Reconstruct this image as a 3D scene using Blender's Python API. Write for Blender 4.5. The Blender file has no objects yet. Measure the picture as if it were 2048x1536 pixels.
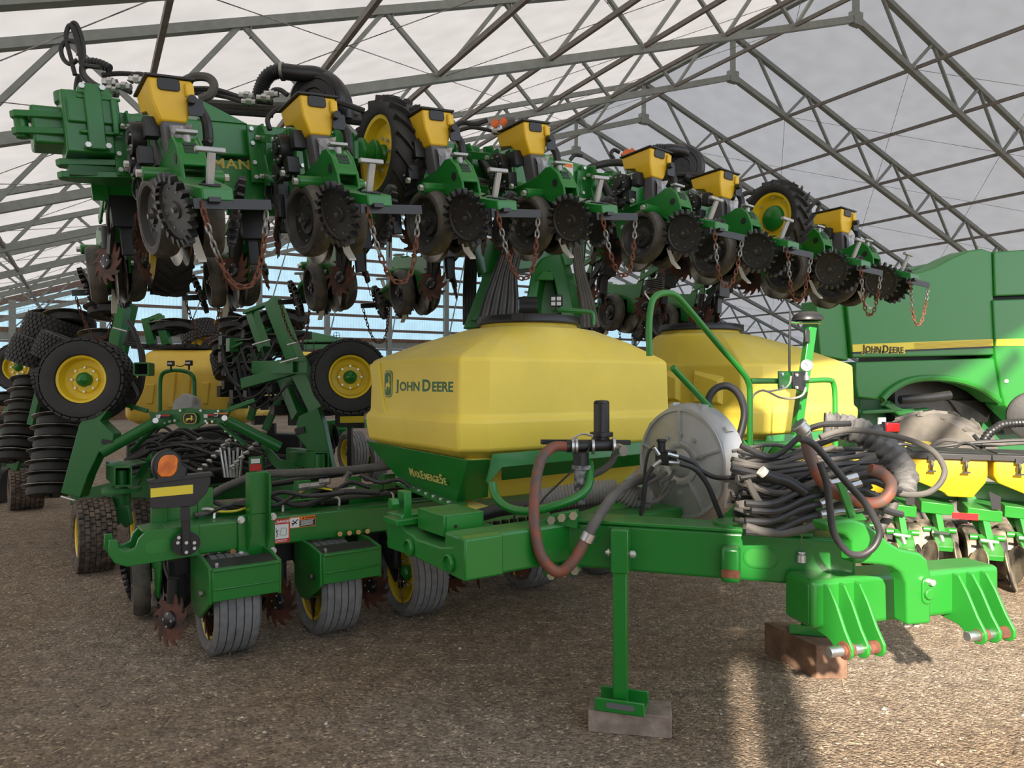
import bpy, math, random
import numpy as np
from mathutils import Vector, Matrix
random.seed(7)
C = bpy.context.scene.collection
V = Vector
PI = math.pi

# ---------------------------------------------------------------- camera, sky, sun, exposure
F = 1480.0; CX = 1024.0; CY = 765.0; HCAM = 1.6
cam = bpy.data.objects.new('camera', bpy.data.cameras.new('camera')); C.objects.link(cam)
cam.location = (0, 0, HCAM); cam.rotation_euler = (PI/2, 0, 0)
cam.data.sensor_width = 36.0; cam.data.lens = 36.0*F/2048; cam.data.shift_y = -3.0/2048
cam.data.clip_end = 400
bpy.context.scene.camera = cam
w = bpy.data.worlds.new('sky'); bpy.context.scene.world = w; w.use_nodes = True
wt = w.node_tree; wt.nodes.clear()
wo = wt.nodes.new('ShaderNodeOutputWorld'); wb = wt.nodes.new('ShaderNodeBackground')
wtc = wt.nodes.new('ShaderNodeTexCoord'); wsx = wt.nodes.new('ShaderNodeSeparateXYZ')
wr = wt.nodes.new('ShaderNodeValToRGB')
wr.color_ramp.elements[0].position = 0.0; wr.color_ramp.elements[0].color = (0.92, 0.96, 1.0, 1)
wr.color_ramp.elements[1].position = 0.7; wr.color_ramp.elements[1].color = (0.62, 0.79, 1.0, 1)
wt.links.new(wtc.outputs['Generated'], wsx.inputs[0]); wt.links.new(wsx.outputs['Z'], wr.inputs[0])
wt.links.new(wr.outputs[0], wb.inputs[0]); wb.inputs[1].default_value = 1.62
wt.links.new(wb.outputs[0], wo.inputs[0])
sun = bpy.data.objects.new('sun', bpy.data.lights.new('sun', 'SUN')); C.objects.link(sun)
SL = V((-0.26, -0.966, 0.445)).normalized()
sun.rotation_euler = SL.to_track_quat('Z', 'Y').to_euler()
sun.data.energy = 13.0; sun.data.angle = math.radians(1.0); sun.data.color = (1.0, 0.89, 0.76)
vs = bpy.context.scene.view_settings
bpy.context.scene.display_settings.display_device = 'sRGB'
vs.view_transform = 'Standard'; vs.look = 'None'; vs.gamma = 1.0; vs.use_curve_mapping = False
vs.exposure = 0.30

# ---------------------------------------------------------------- helpers
def P(px, py, D): return V(((px-CX)/F*D, D, HCAM-(py-CY)/F*D))
def mat(name, col, rough=0.5, metal=0.0, spec=0.5, vary=0.0, vscale=8.0, dust=0.0, dcol=(0.30,0.25,0.19), bump=0.0, bscale=60.0, col2=None, coat=0.0):
    m = bpy.data.materials.new(name); m.use_nodes = True; nt = m.node_tree
    b = nt.nodes['Principled BSDF']
    b.inputs['Roughness'].default_value = rough; b.inputs['Metallic'].default_value = metal
    b.inputs['Specular IOR Level'].default_value = spec; b.inputs['Coat Weight'].default_value = coat
    b.inputs['Coat Roughness'].default_value = 0.12
    L = nt.links
    src = None
    tc = nt.nodes.new('ShaderNodeTexCoord')
    if vary or col2:
        n = nt.nodes.new('ShaderNodeTexNoise'); n.inputs['Scale'].default_value = vscale; n.inputs['Detail'].default_value = 5
        L.new(tc.outputs['Object'], n.inputs['Vector'])
        r = nt.nodes.new('ShaderNodeValToRGB'); L.new(n.outputs['Fac'], r.inputs[0])
        c2 = col2 or tuple(c*(1-vary) for c in col)
        r.color_ramp.elements[0].position = 0.38; r.color_ramp.elements[0].color = (*c2, 1)
        r.color_ramp.elements[1].position = 0.62; r.color_ramp.elements[1].color = (*col, 1)
        src = r.outputs[0]
    if dust:
        g = nt.nodes.new('ShaderNodeNewGeometry'); s = nt.nodes.new('ShaderNodeSeparateXYZ'); L.new(g.outputs['Normal'], s.inputs[0])
        n2 = nt.nodes.new('ShaderNodeTexNoise'); n2.inputs['Scale'].default_value = 5; n2.inputs['Detail'].default_value = 8
        L.new(tc.outputs['Object'], n2.inputs['Vector'])
        ma = nt.nodes.new('ShaderNodeMapRange'); L.new(s.outputs['Z'], ma.inputs[0])
        ma.inputs[1].default_value = 0.55; ma.inputs[2].default_value = 1.0; ma.inputs[3].default_value = 0.03; ma.inputs[4].default_value = 1.0
        mu = nt.nodes.new('ShaderNodeMath'); mu.operation = 'MULTIPLY'; L.new(ma.outputs[0], mu.inputs[0])
        mr = nt.nodes.new('ShaderNodeMapRange'); L.new(n2.outputs['Fac'], mr.inputs[0])
        mr.inputs[1].default_value = 0.3; mr.inputs[2].default_value = 0.65; mr.inputs[4].default_value = dust
        L.new(mr.outputs[0], mu.inputs[1])
        mx = nt.nodes.new('ShaderNodeMix'); mx.data_type = 'RGBA'; L.new(mu.outputs[0], mx.inputs[0])
        if src: L.new(src, mx.inputs[6])
        else: mx.inputs[6].default_value = (*col, 1)
        mx.inputs[7].default_value = (*dcol, 1)
        src = mx.outputs[2]
        m2 = nt.nodes.new('ShaderNodeMapRange'); L.new(mu.outputs[0], m2.inputs[0])
        m2.inputs[3].default_value = rough; m2.inputs[4].default_value = 0.9; L.new(m2.outputs[0], b.inputs['Roughness'])
    if src: L.new(src, b.inputs['Base Color'])
    else: b.inputs['Base Color'].default_value = (*col, 1)
    if bump:
        n3 = nt.nodes.new('ShaderNodeTexNoise'); n3.inputs['Scale'].default_value = bscale; n3.inputs['Detail'].default_value = 4
        L.new(tc.outputs['Object'], n3.inputs['Vector'])
        bp = nt.nodes.new('ShaderNodeBump'); bp.inputs['Strength'].default_value = bump; bp.inputs['Distance'].default_value = 0.01
        L.new(n3.outputs['Fac'], bp.inputs['Height']); L.new(bp.outputs[0], b.inputs['Normal'])
    return m
GREEN = mat('green_paint', (0.008,0.165,0.018), 0.30, dust=0.38, dcol=(0.12,0.19,0.10), coat=0.2)
GREEND = mat('old_green_paint', (0.020,0.135,0.038), 0.42, dust=0.6, dcol=(0.17,0.19,0.13))
GREENB = mat('bright_green_paint', (0.016,0.190,0.020), 0.38, dust=0.22, dcol=(0.17,0.23,0.13), coat=0.12)
YEL = mat('yellow_plastic', (0.80,0.50,0.020), 0.42, vary=0.06)
TANKY = mat('tank_yellow', (0.80,0.61,0.075), 0.46, vary=0.07, vscale=3, dust=0.35, dcol=(0.62,0.55,0.36), bump=0.06, bscale=180)
YELP = mat('yellow_wheel_paint', (0.78,0.56,0.02), 0.35, dust=0.3)
DYEL = mat('decal_yellow', (0.80,0.62,0.03), 0.4)
BLACK = mat('black_plastic', (0.013,0.013,0.014), 0.42, vary=0.3, dust=0.2, dcol=(0.14,0.13,0.11))
BLKP = mat('black_paint', (0.010,0.010,0.012), 0.35, dust=0.08)
HOSE = mat('black_hose', (0.022,0.022,0.023), 0.45, vary=0.3, dust=0.55, dcol=(0.16,0.14,0.12))
HOSEG = mat('dusty_hose', (0.10,0.092,0.082), 0.65, vary=0.3, dust=0.6, dcol=(0.24,0.21,0.18))
HOSER = mat('rust_striped_hose', (0.22,0.062,0.030), 0.6, col2=(0.085,0.070,0.062), vscale=16)
RUB = mat('rubber', (0.024,0.023,0.022), 0.62, vary=0.25, dust=0.3, dcol=(0.12,0.10,0.08), bump=0.15, bscale=40)
RUBG = mat('grey_worn_rubber', (0.175,0.175,0.175), 0.75, vary=0.25, vscale=20, bump=0.2, bscale=80)
RUBM = mat('muddy_rubber', (0.032,0.029,0.026), 0.6, col2=(0.105,0.092,0.074), vscale=9, bump=0.2, bscale=40)
RUBB = mat('brown_muddy_rubber', (0.15,0.112,0.082), 0.75, col2=(0.045,0.036,0.030), vscale=18, bump=0.3, bscale=30)
DISCB = mat('black_disc', (0.016,0.016,0.016), 0.5, col2=(0.026,0.024,0.021), vscale=5, dust=0.1)
STEEL = mat('bright_steel', (0.55,0.55,0.54), 0.32, metal=0.9, vary=0.2)
STEELW = mat('worn_steel', (0.42,0.40,0.37), 0.45, metal=0.7, col2=(0.10,0.09,0.08), vscale=7)
ZINC = mat('zinc_bolts', (0.62,0.62,0.60), 0.35, metal=0.7)
RUST = mat('rust', (0.19,0.065,0.030), 0.85, col2=(0.09,0.034,0.020), vscale=25, bump=0.4, bscale=90)
RUSTD = mat('dark_rust', (0.11,0.034,0.018), 0.7, col2=(0.040,0.016,0.012), vscale=12)
ALU = mat('cast_aluminium', (0.43,0.43,0.425), 0.48, metal=0.45, vary=0.18, vscale=5, bump=0.08, bscale=120)
GALV = mat('galvanised_truss', (0.25,0.272,0.255), 0.5, metal=0.25, vary=0.12)
GALVB = mat('brown_purlin', (0.19,0.17,0.15), 0.6, metal=0.2, vary=0.2)
GIRT = mat('girt_paint', (0.17,0.12,0.105), 0.7)
WOOD = mat('sawn_timber', (0.30,0.235,0.19), 0.85, col2=(0.19,0.145,0.115), vscale=14, bump=0.5, bscale=50)
WOODR = mat('red_brown_timber', (0.20,0.115,0.070), 0.8, col2=(0.115,0.062,0.038), vscale=10, bump=0.4, bscale=50)
WHITE = mat('white_plastic', (0.62,0.60,0.54), 0.5)
WHITED = mat('white_decal', (0.75,0.75,0.73), 0.5)
REDD = mat('red_decal', (0.55,0.02,0.02), 0.45)
ORD = mat('orange_decal', (0.75,0.20,0.02), 0.45)
BLKD = mat('black_decal', (0.012,0.012,0.012), 0.5)
GRND = mat('green_decal', (0.010,0.115,0.035), 0.45)
AMBER = mat('amber_lens', (0.85,0.20,0.01), 0.15, col2=(0.55,0.10,0.005), vscale=14, coat=0.5)
REDL = mat('red_lens', (0.75,0.015,0.02), 0.15, coat=0.5)
GREYH = mat('grey_ribbed_duct', (0.27,0.255,0.235), 0.65, vary=0.15)
CLOTH = mat('dusty_sleeve', (0.15,0.145,0.14), 0.9, vary=0.35, vscale=16, bump=0.6, bscale=14)
SILV = mat('silver_film', (0.45,0.45,0.46), 0.28, metal=0.5, col2=(0.12,0.11,0.11), vscale=9, bump=0.8, bscale=18)
MUDD = mat('muddy_disc', (0.34,0.29,0.21), 0.6, metal=0.2, col2=(0.028,0.025,0.022), vscale=5)
WIRE = mat('yellow_wire', (0.75,0.65,0.05), 0.5)
ORCAP = mat('orange_cap', (0.70,0.13,0.02), 0.5)
PALEG = mat('faded_green_paint', (0.055,0.20,0.085), 0.5, dust=0.3)
DGREY = mat('dark_grey_film', (0.10,0.10,0.105), 0.6)

def basis(o, x, y, z):
    M = Matrix((( x[0],y[0],z[0],o[0]),(x[1],y[1],z[1],o[1]),(x[2],y[2],z[2],o[2]),(0,0,0,1)))
    return M
def frm(o, z, up=(0,0,1)):
    """matrix whose local Z points along z"""
    z = V(z).normalized(); up = V(up)
    if abs(z.dot(up.normalized())) > 0.98: up = V((1,0,0)) if abs(z.x) < 0.9 else V((0,1,0))
    x = up.cross(z).normalized(); y = z.cross(x)
    return basis(V(o), x, y, z)
EXTRA = {}
class MB:
    def __init__(s): s.v = []; s.f = []; s.m = []
    def add(s, vs_, fs, M=None, m=0):
        n = len(s.v)
        s.v += [tuple(M @ V(q)) if M is not None else tuple(q) for q in vs_]
        s.f += [tuple(i+n for i in f) for f in fs]; s.m += [m]*len(fs); return s
    def box(s, c, d, M=None, m=0):
        x,y,z = c; a,b,e = d[0]/2,d[1]/2,d[2]/2
        vv = [(x+i*a,y+j*b,z+k*e) for i in (-1,1) for j in (-1,1) for k in (-1,1)]
        return s.add(vv, [(0,1,3,2),(4,6,7,5),(0,4,5,1),(2,3,7,6),(0,2,6,4),(1,5,7,3)], M, m)
    def bar(s, p, q, wd, h, up=(0,0,1), M=None, m=0):
        p = V(p); q = V(q); L = (q-p).length
        return s.box((0,0,L/2), (wd,h,L), (M @ frm(p, q-p, up)) if M is not None else frm(p, q-p, up), m)
    def cyl(s, p, q, r, n=12, r2=None, M=None, m=0, cap=True):
        p = V(p); q = V(q); r2 = r if r2 is None else r2; T = frm(p, q-p); L = (q-p).length
        if M is not None: T = M @ T
        vv = [(r*math.cos(2*PI*i/n), r*math.sin(2*PI*i/n), 0) for i in range(n)]+[(r2*math.cos(2*PI*i/n), r2*math.sin(2*PI*i/n), L) for i in range(n)]
        ff = [(i,(i+1)%n,(i+1)%n+n,i+n) for i in range(n)]
        if cap: ff += [tuple(range(n))[::-1], tuple(range(n,2*n))]
        return s.add(vv, ff, T, m)
    def lathe(s, prof, M=None, n=28, m=0, closed=False):
        vv = []; k = len(prof)
        for i in range(n):
            a = 2*PI*i/n; ca, sa = math.cos(a), math.sin(a)
            vv += [(r*ca, r*sa, z) for r,z in prof]
        ff = []
        for i in range(n):
            j = (i+1)%n
            for t in range(k if closed else k-1):
                u = (t+1)%k
                ff.append((i*k+t, j*k+t, j*k+u, i*k+u))
        return s.add(vv, ff, M, m)
    def prism(s, poly, t0, t1, M=None, m=0):
        n = len(poly)
        vv = [(x,y,t0) for x,y in poly]+[(x,y,t1) for x,y in poly]
        ff = [tuple(range(n))[::-1], tuple(range(n,2*n))]+[(i,(i+1)%n,(i+1)%n+n,i+n) for i in range(n)]
        return s.add(vv, ff, M, m)
    def slab(s, pts, off, m=0):
        """polygon of 3-D points extruded by vector off"""
        n = len(pts); off = V(off)
        vv = [tuple(p) for p in pts]+[tuple(V(p)+off) for p in pts]
        ff = [tuple(range(n))[::-1], tuple(range(n,2*n))]+[(i,(i+1)%n,(i+1)%n+n,i+n) for i in range(n)]
        return s.add(vv, ff, None, m)
    def tube(s, pts, r, n=8, sub=5, M=None, m=0, smooth=True, ribs=0):
        pts = [V(p) for p in pts]
        if smooth and len(pts) > 2:
            q = [pts[0]*2-pts[1]]+pts+[pts[-1]*2-pts[-2]]; out = []
            for i in range(1, len(q)-2):
                for k in range(sub):
                    t = k/sub; a,b,c,d = q[i-1],q[i],q[i+1],q[i+2]
                    out.append(0.5*((2*b)+(c-a)*t+(2*a-5*b+4*c-d)*t*t+(3*b-a-3*c+d)*t**3))
            out.append(pts[-1]); pts = out
        if ribs:
            # resample evenly
            L = [0]
            for a,b in zip(pts, pts[1:]): L.append(L[-1]+(b-a).length)
            out = []; tot = L[-1]; N = int(tot/ribs*2)
            for k in range(N+1):
                d = tot*k/N; i = max(j for j in range(len(L)) if L[j] <= d+1e-9); i = min(i, len(pts)-2)
                out.append(pts[i].lerp(pts[i+1], (d-L[i])/max(1e-9, L[i+1]-L[i])))
            pts = out
        K = len(pts); t = (pts[1]-pts[0]).normalized()
        nrm = t.orthogonal().normalized(); vv = []
        for i in range(K):
            t2 = (pts[min(i+1,K-1)]-pts[max(i-1,0)]).normalized()
            nrm = (nrm - t2*nrm.dot(t2)); nrm = nrm.normalized() if nrm.length > 1e-6 else t2.orthogonal().normalized()
            b = t2.cross(nrm); rr = r*(1.0 if not ribs or i % 2 else 0.86)
            vv += [tuple(pts[i]+(nrm*math.cos(2*PI*k/n)+b*math.sin(2*PI*k/n))*rr) for k in range(n)]
        ff = [(i*n+k, i*n+(k+1)%n, (i+1)*n+(k+1)%n, (i+1)*n+k) for i in range(K-1) for k in range(n)]
        ff += [tuple(range(n))[::-1], tuple(range((K-1)*n, K*n))]
        return s.add(vv, ff, M, m)
    def ball(s, c, r, n=10, M=None, m=0, sc=(1,1,1)):
        prof = [(max(1e-4, r*math.sin(PI*i/(n//2+1))), -r*math.cos(PI*i/(n//2+1))) for i in range(n//2+2)]
        T = Matrix.Translation(V(c)) @ Matrix.Diagonal((*sc,1))
        return s.lathe(prof, (M @ T) if M is not None else T, n, m)
    def bolts(s, ps, d, r=0.012, h=0.012, M=None, m=0):
        for p in ps:
            p = V(p); d = V(d).normalized(); s.cyl(p, p+d*h, r, 6, None, M, m)
        return s
    def pieces(s):
        n = len(s.v); par = list(range(n))
        def find(a):
            while par[a] != a: par[a] = par[par[a]]; a = par[a]
            return a
        for f in s.f:
            a = find(f[0])
            for b_ in f[1:]:
                b2 = find(b_)
                if b2 != a: par[b2] = a
        roots = {}; isl = [roots.setdefault(find(i), len(roots)) for i in range(n)]; k = len(roots)
        if k < 2 or k > 300: return None
        P_ = np.array(s.v); I = np.array(isl); lo = np.full((k,3), np.inf); hi = np.full((k,3), -np.inf)
        np.minimum.at(lo, I, P_); np.maximum.at(hi, I, P_); size = (hi-lo).max(axis=1)
        gap = np.maximum(0, np.maximum(lo[:,None,:]-hi[None,:,:], lo[None,:,:]-hi[:,None,:]))
        near = np.sqrt((gap**2).sum(axis=2)) <= np.maximum(.02, .5*np.maximum(size[:,None], size[None,:]))
        lab_ = list(range(k))
        def f2(a):
            while lab_[a] != a: lab_[a] = lab_[lab_[a]]; a = lab_[a]
            return a
        for a, b_ in zip(*np.nonzero(np.triu(near,1))):
            x, y = f2(int(a)), f2(int(b_))
            if x != y: lab_[y] = x
        pc = {}; out = [pc.setdefault(f2(i), len(pc)) for i in range(k)]
        if len(pc) < 2: return None
        g = [out[i] for i in isl]; big = max(float((P_[np.array(g) == j].max(axis=0)-P_[np.array(g) == j].min(axis=0)).max()) for j in range(len(pc)))
        return g, len(pc), big
    def build(s, name, mats, parent=None, bev=0, segs=2, ang=38, smooth=True):
        pz = s.pieces() if 'lettering' not in name and name not in ('pebbles', 'straw', 'chain_links', 'spike_ring', 'tread_blocks', 'tread_lugs') else None
        if pz and pz[2] >= .036 and pz[1] <= 60:
            g, n_, _b = pz; objs = []
            for j in range(n_):
                idx = {}; q = MB()
                for i, gi in enumerate(g):
                    if gi == j: idx[i] = len(q.v); q.v.append(s.v[i])
                for f, mm in zip(s.f, s.m):
                    if f[0] in idx: q.f.append(tuple(idx[i] for i in f)); q.m.append(mm)
                objs.append(q._build(name, mats, parent, bev, segs, ang, smooth))
            EXTRA[objs[0].name] = objs[1:]; return objs[0]
        o = s._build(name, mats, parent, bev, segs, ang, smooth)
        if pz or name in ('spike_ring', 'tread_blocks', 'tread_lugs'): o['kind'] = 'stuff'
        return o
    def _build(s, name, mats, parent=None, bev=0, segs=2, ang=38, smooth=True):
        me = bpy.data.meshes.new(name); me.from_pydata(s.v, [], s.f); me.update()
        mats = mats if isinstance(mats, (list, tuple)) else [mats]
        for q in mats: me.materials.append(q)
        if len(mats) > 1: me.polygons.foreach_set('material_index', s.m)
        if smooth:
            me.polygons.foreach_set('use_smooth', [True]*len(me.polygons)); me.set_sharp_from_angle(angle=math.radians(ang))
        o = bpy.data.objects.new(name, me); C.objects.link(o)
        if parent is not None: o.parent = parent
        if bev:
            b = o.modifiers.new('bevel', 'BEVEL'); b.width = bev; b.segments = segs; b.limit_method = 'ANGLE'; b.angle_limit = math.radians(30)
            b.harden_normals = False
        return o
def thing(name, label, cat, M=None, group=None):
    o = bpy.data.objects.new(name, None); C.objects.link(o); o.empty_display_size = 0.1
    if M is not None: o.matrix_world = M
    o['label'] = label; o['category'] = cat
    if group: o['group'] = group
    return o
def tag(o, label, cat, group=None, kind=None):
    if label: o['label'] = label
    if cat: o['category'] = cat
    if group: o['group'] = group
    if kind: o['kind'] = kind
    return o
def struct(o): o['kind'] = 'structure'; return o
def lab(o, s): o['label'] = s; return o
def copy_tree(o, parent=None):
    c = o.copy(); C.objects.link(c)
    if parent is not None: c.parent = parent
    for ch in list(KIDS.get(o.name, [])): copy_tree(ch, c)
    return c
KIDS = {}
def kids_index():
    KIDS.clear()
    for o in bpy.data.objects:
        if o.parent: KIDS.setdefault(o.parent.name, []).append(o)
def text(parts, M, material, parent, name='lettering', depth=0.001, bold=0.012, space=1.0, xs=1.0):
    """parts: list of (string, size); laid out on local x, normal local z"""
    x = 0.0; mb = MB()
    for sx, size in parts:
        cu = bpy.data.curves.new('t', 'FONT'); cu.body = sx; cu.size = size; cu.extrude = depth; cu.offset = bold*size; cu.space_character = space
        cu.resolution_u = 3
        o = bpy.data.objects.new('t', cu); C.objects.link(o)
        bpy.context.view_layer.update()
        me = bpy.data.meshes.new_from_object(o.evaluated_get(bpy.context.evaluated_depsgraph_get()))
        vv = [tuple(q.co) for q in me.vertices]; ff = [tuple(p.vertices) for p in me.polygons]
        mx = max((q[0] for q in vv), default=0)
        mb.add([(x+q[0]*xs, q[1], q[2]) for q in vv], ff, M)
        x += (mx+0.10*size*space)*xs if sx.strip() else 0.3*size
        bpy.data.objects.remove(o); bpy.data.curves.remove(cu); bpy.data.meshes.remove(me)
    return mb.build(name, material, parent, smooth=False)
DEER = [(-.42,.02),(-.30,.10),(-.15,.10),(.02,.08),(.12,.16),(.17,.30),(.10,.34),(.08,.46),(.13,.40),(.16,.52),(.20,.40),(.26,.50),(.25,.36),(.38,.30),(.37,.26),(.28,.24),(.27,.12),(.30,.02),(.42,-.04),(.44,-.18),(.40,-.17),(.36,-.08),(.20,-.10),(.27,-.20),(.20,-.34),(.15,-.33),(.19,-.20),(.08,-.12),(-.10,-.10),(-.22,-.18),(-.34,-.32),(-.38,-.46),(-.43,-.44),(-.38,-.28),(-.30,-.12),(-.40,-.20),(-.52,-.30),(-.55,-.27),(-.42,-.10)]
def rrect(w_, h_, r, n=5):
    out = []
    for cx, cy, a0 in ((w_/2-r, h_/2-r, 0), (-w_/2+r, h_/2-r, PI/2), (-w_/2+r, -h_/2+r, PI), (w_/2-r, -h_/2+r, 1.5*PI)):
        out += [(cx+r*math.cos(a0+PI/2*i/n), cy+r*math.sin(a0+PI/2*i/n)) for i in range(n+1)]
    return out
def emblem(M, w_, h_, parent, dark, light, deer_s=0.9):
    mb = MB(); mb.prism(rrect(w_, h_, w_*.28), 0, .002, M, 0); mb.prism(rrect(w_*.90, h_*.93, w_*.25), .002, .003, M, 1)
    mb.prism(rrect(w_*.80, h_*.86, w_*.22), .003, .004, M, 0)
    sx = w_*.62; sy = h_*.62
    mb.prism([(x*sx*.95*deer_s*1.2, (y-.03)*sy*1.15*deer_s) for x, y in DEER], .004, .005, M, 1)
    return mb.build('emblem', [dark, light], parent, smooth=False)
# ---------------------------------------------------------------- hall frame: A axis, W across, apex of truss 1
HA = V((-0.5, 0.866, 0)); HW = V((0.866, 0.5, 0)); HO = V((7.76, 16.7, 0)); SP = 3.66; HALF = 21.8; SLP = 0.335
ZB = 9.8; GAP = 1.12
def H(n, t, z): return HO+HA*(SP*n)+HW*t+V((0,0,z))
N0, N1 = -3.5, 7.0
# floor: gravel
def gravel():
    m = bpy.data.materials.new('gravel'); m.use_nodes = True; nt = m.node_tree; L = nt.links; b = nt.nodes['Principled BSDF']
    tc = nt.nodes.new('ShaderNodeTexCoord')
    def noise(s, d=4):
        n = nt.nodes.new('ShaderNodeTexNoise'); n.inputs['Scale'].default_value = s; n.inputs['Detail'].default_value = d; L.new(tc.outputs['Object'], n.inputs['Vector']); return n
    v1 = nt.nodes.new('ShaderNodeTexVoronoi'); v1.inputs['Scale'].default_value = 70; L.new(tc.outputs['Object'], v1.inputs['Vector'])
    v2 = nt.nodes.new('ShaderNodeTexVoronoi'); v2.inputs['Scale'].default_value = 28; L.new(tc.outputs['Object'], v2.inputs['Vector'])
    n1 = noise(0.55, 6); n2 = noise(130, 3); n3 = noise(9, 6)
    r1 = nt.nodes.new('ShaderNodeValToRGB'); L.new(n1.outputs['Fac'], r1.inputs[0])
    r1.color_ramp.elements[0].position = .35; r1.color_ramp.elements[0].color = (.265,.20,.140,1)
    r1.color_ramp.elements[1].position = .65; r1.color_ramp.elements[1].color = (.325,.275,.22,1)
    # per-stone tint
    sh = nt.nodes.new('ShaderNodeSeparateColor'); L.new(v1.outputs['Color'], sh.inputs[0])
    r2 = nt.nodes.new('ShaderNodeValToRGB'); L.new(sh.outputs[0], r2.inputs[0]); e = r2.color_ramp.elements
    e[0].position = 0; e[0].color = (.45,.43,.42,1); e[1].position = .94; e[1].color = (1.25,1.2,1.15,1)
    x = e.new(.975); x.color = (2.1,2.05,2.0,1)
    mx = nt.nodes.new('ShaderNodeMix'); mx.data_type = 'RGBA'; mx.blend_type = 'MULTIPLY'; mx.inputs[0].default_value = 0.85
    L.new(r1.outputs[0], mx.inputs[6]); L.new(r2.outputs[0], mx.inputs[7])
    r3 = nt.nodes.new('ShaderNodeValToRGB'); L.new(n3.outputs['Fac'], r3.inputs[0])
    r3.color_ramp.elements[0].position = .3; r3.color_ramp.elements[0].color = (.72,.70,.68,1); r3.color_ramp.elements[1].position = .7; r3.color_ramp.elements[1].color = (1.15,1.13,1.1,1)
    m2 = nt.nodes.new('ShaderNodeMix'); m2.data_type = 'RGBA'; m2.blend_type = 'MULTIPLY'; m2.inputs[0].default_value = 1
    L.new(mx.outputs[2], m2.inputs[6]); L.new(r3.outputs[0], m2.inputs[7])
    L.new(m2.outputs[2], b.inputs['Base Color']); b.inputs['Roughness'].default_value = .93; b.inputs['Specular IOR Level'].default_value = .25
    ad = nt.nodes.new('ShaderNodeMath'); ad.operation = 'ADD'; L.new(v1.outputs['Distance'], ad.inputs[0])
    mm = nt.nodes.new('ShaderNodeMath'); mm.operation = 'MULTIPLY'; mm.inputs[1].default_value = .9; L.new(n2.outputs['Fac'], mm.inputs[0]); L.new(mm.outputs[0], ad.inputs[1])
    bp = nt.nodes.new('ShaderNodeBump'); bp.inputs['Strength'].default_value = .9; bp.inputs['Distance'].default_value = .012; bp.invert = True
    L.new(ad.outputs[0], bp.inputs['Height'])
    b2 = nt.nodes.new('ShaderNodeBump'); b2.inputs['Strength'].default_value = .5; b2.inputs['Distance'].default_value = .03
    L.new(n3.outputs['Fac'], b2.inputs['Height']); L.new(bp.outputs[0], b2.inputs['Normal']); L.new(b2.outputs[0], b.inputs['Normal'])
    return m
GRAV = gravel()
fl = MB().add([(-120,-120,0),(120,-120,0),(120,140,0),(-120,140,0)], [(0,1,2,3)]).build('floor', GRAV, smooth=False); struct(fl)
# loose stones and straw on the gravel near the camera
def stones():
    rs = np.random.RandomState(3); mb = MB()
    for k in range(5200):
        d = 1.9+7.0*rs.rand()**1.5; x = (rs.rand()-.5)*1.5*d; r = .0035+.0085*rs.rand()**4
        a = rs.rand()*6.28
        vv = []
        for j in range(5): vv.append((x+r*1.2*math.cos(a+j*1.256)*(.7+.5*rs.rand()), d+r*math.sin(a+j*1.256)*(.7+.5*rs.rand()), -.001))
        vv.append((x, d, r*(.6+.5*rs.rand())))
        mb.add(vv, [(0,1,5),(1,2,5),(2,3,5),(3,4,5),(4,0,5)], None, 0 if rs.rand() < .45 else (1 if rs.rand() < .8 else 2))
    return mb.build('pebbles', [mat('pebble_tan',(.27,.21,.15),.9), mat('pebble_grey',(.20,.175,.15),.9), mat('pebble_pale',(.50,.46,.40),.9)], smooth=False)
o = stones(); o['kind'] = 'stuff'; tag(o, 'loose pale and brown pebbles scattered over the gravel floor', 'pebbles')
def straw():
    rs = np.random.RandomState(5); mb = MB()
    for k in range(420):
        d = 2.0+6.5*rs.rand()**1.2; x = (rs.rand()-.5)*1.5*d; L = .02+.05*rs.rand()**2; a = rs.rand()*6.28
        mb.bar((x,d,.004), (x+L*math.cos(a), d+L*math.sin(a), .007), .0025, .0022, m=0 if rs.rand() < .8 else 1)
    return mb.build('straw', [mat('straw',(.42,.34,.19),.8), mat('dark_twig',(.04,.03,.025),.8)], smooth=False)
o = straw(); o['kind'] = 'stuff'; tag(o, 'bits of straw and twig lying on the gravel floor', 'straw')

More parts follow.
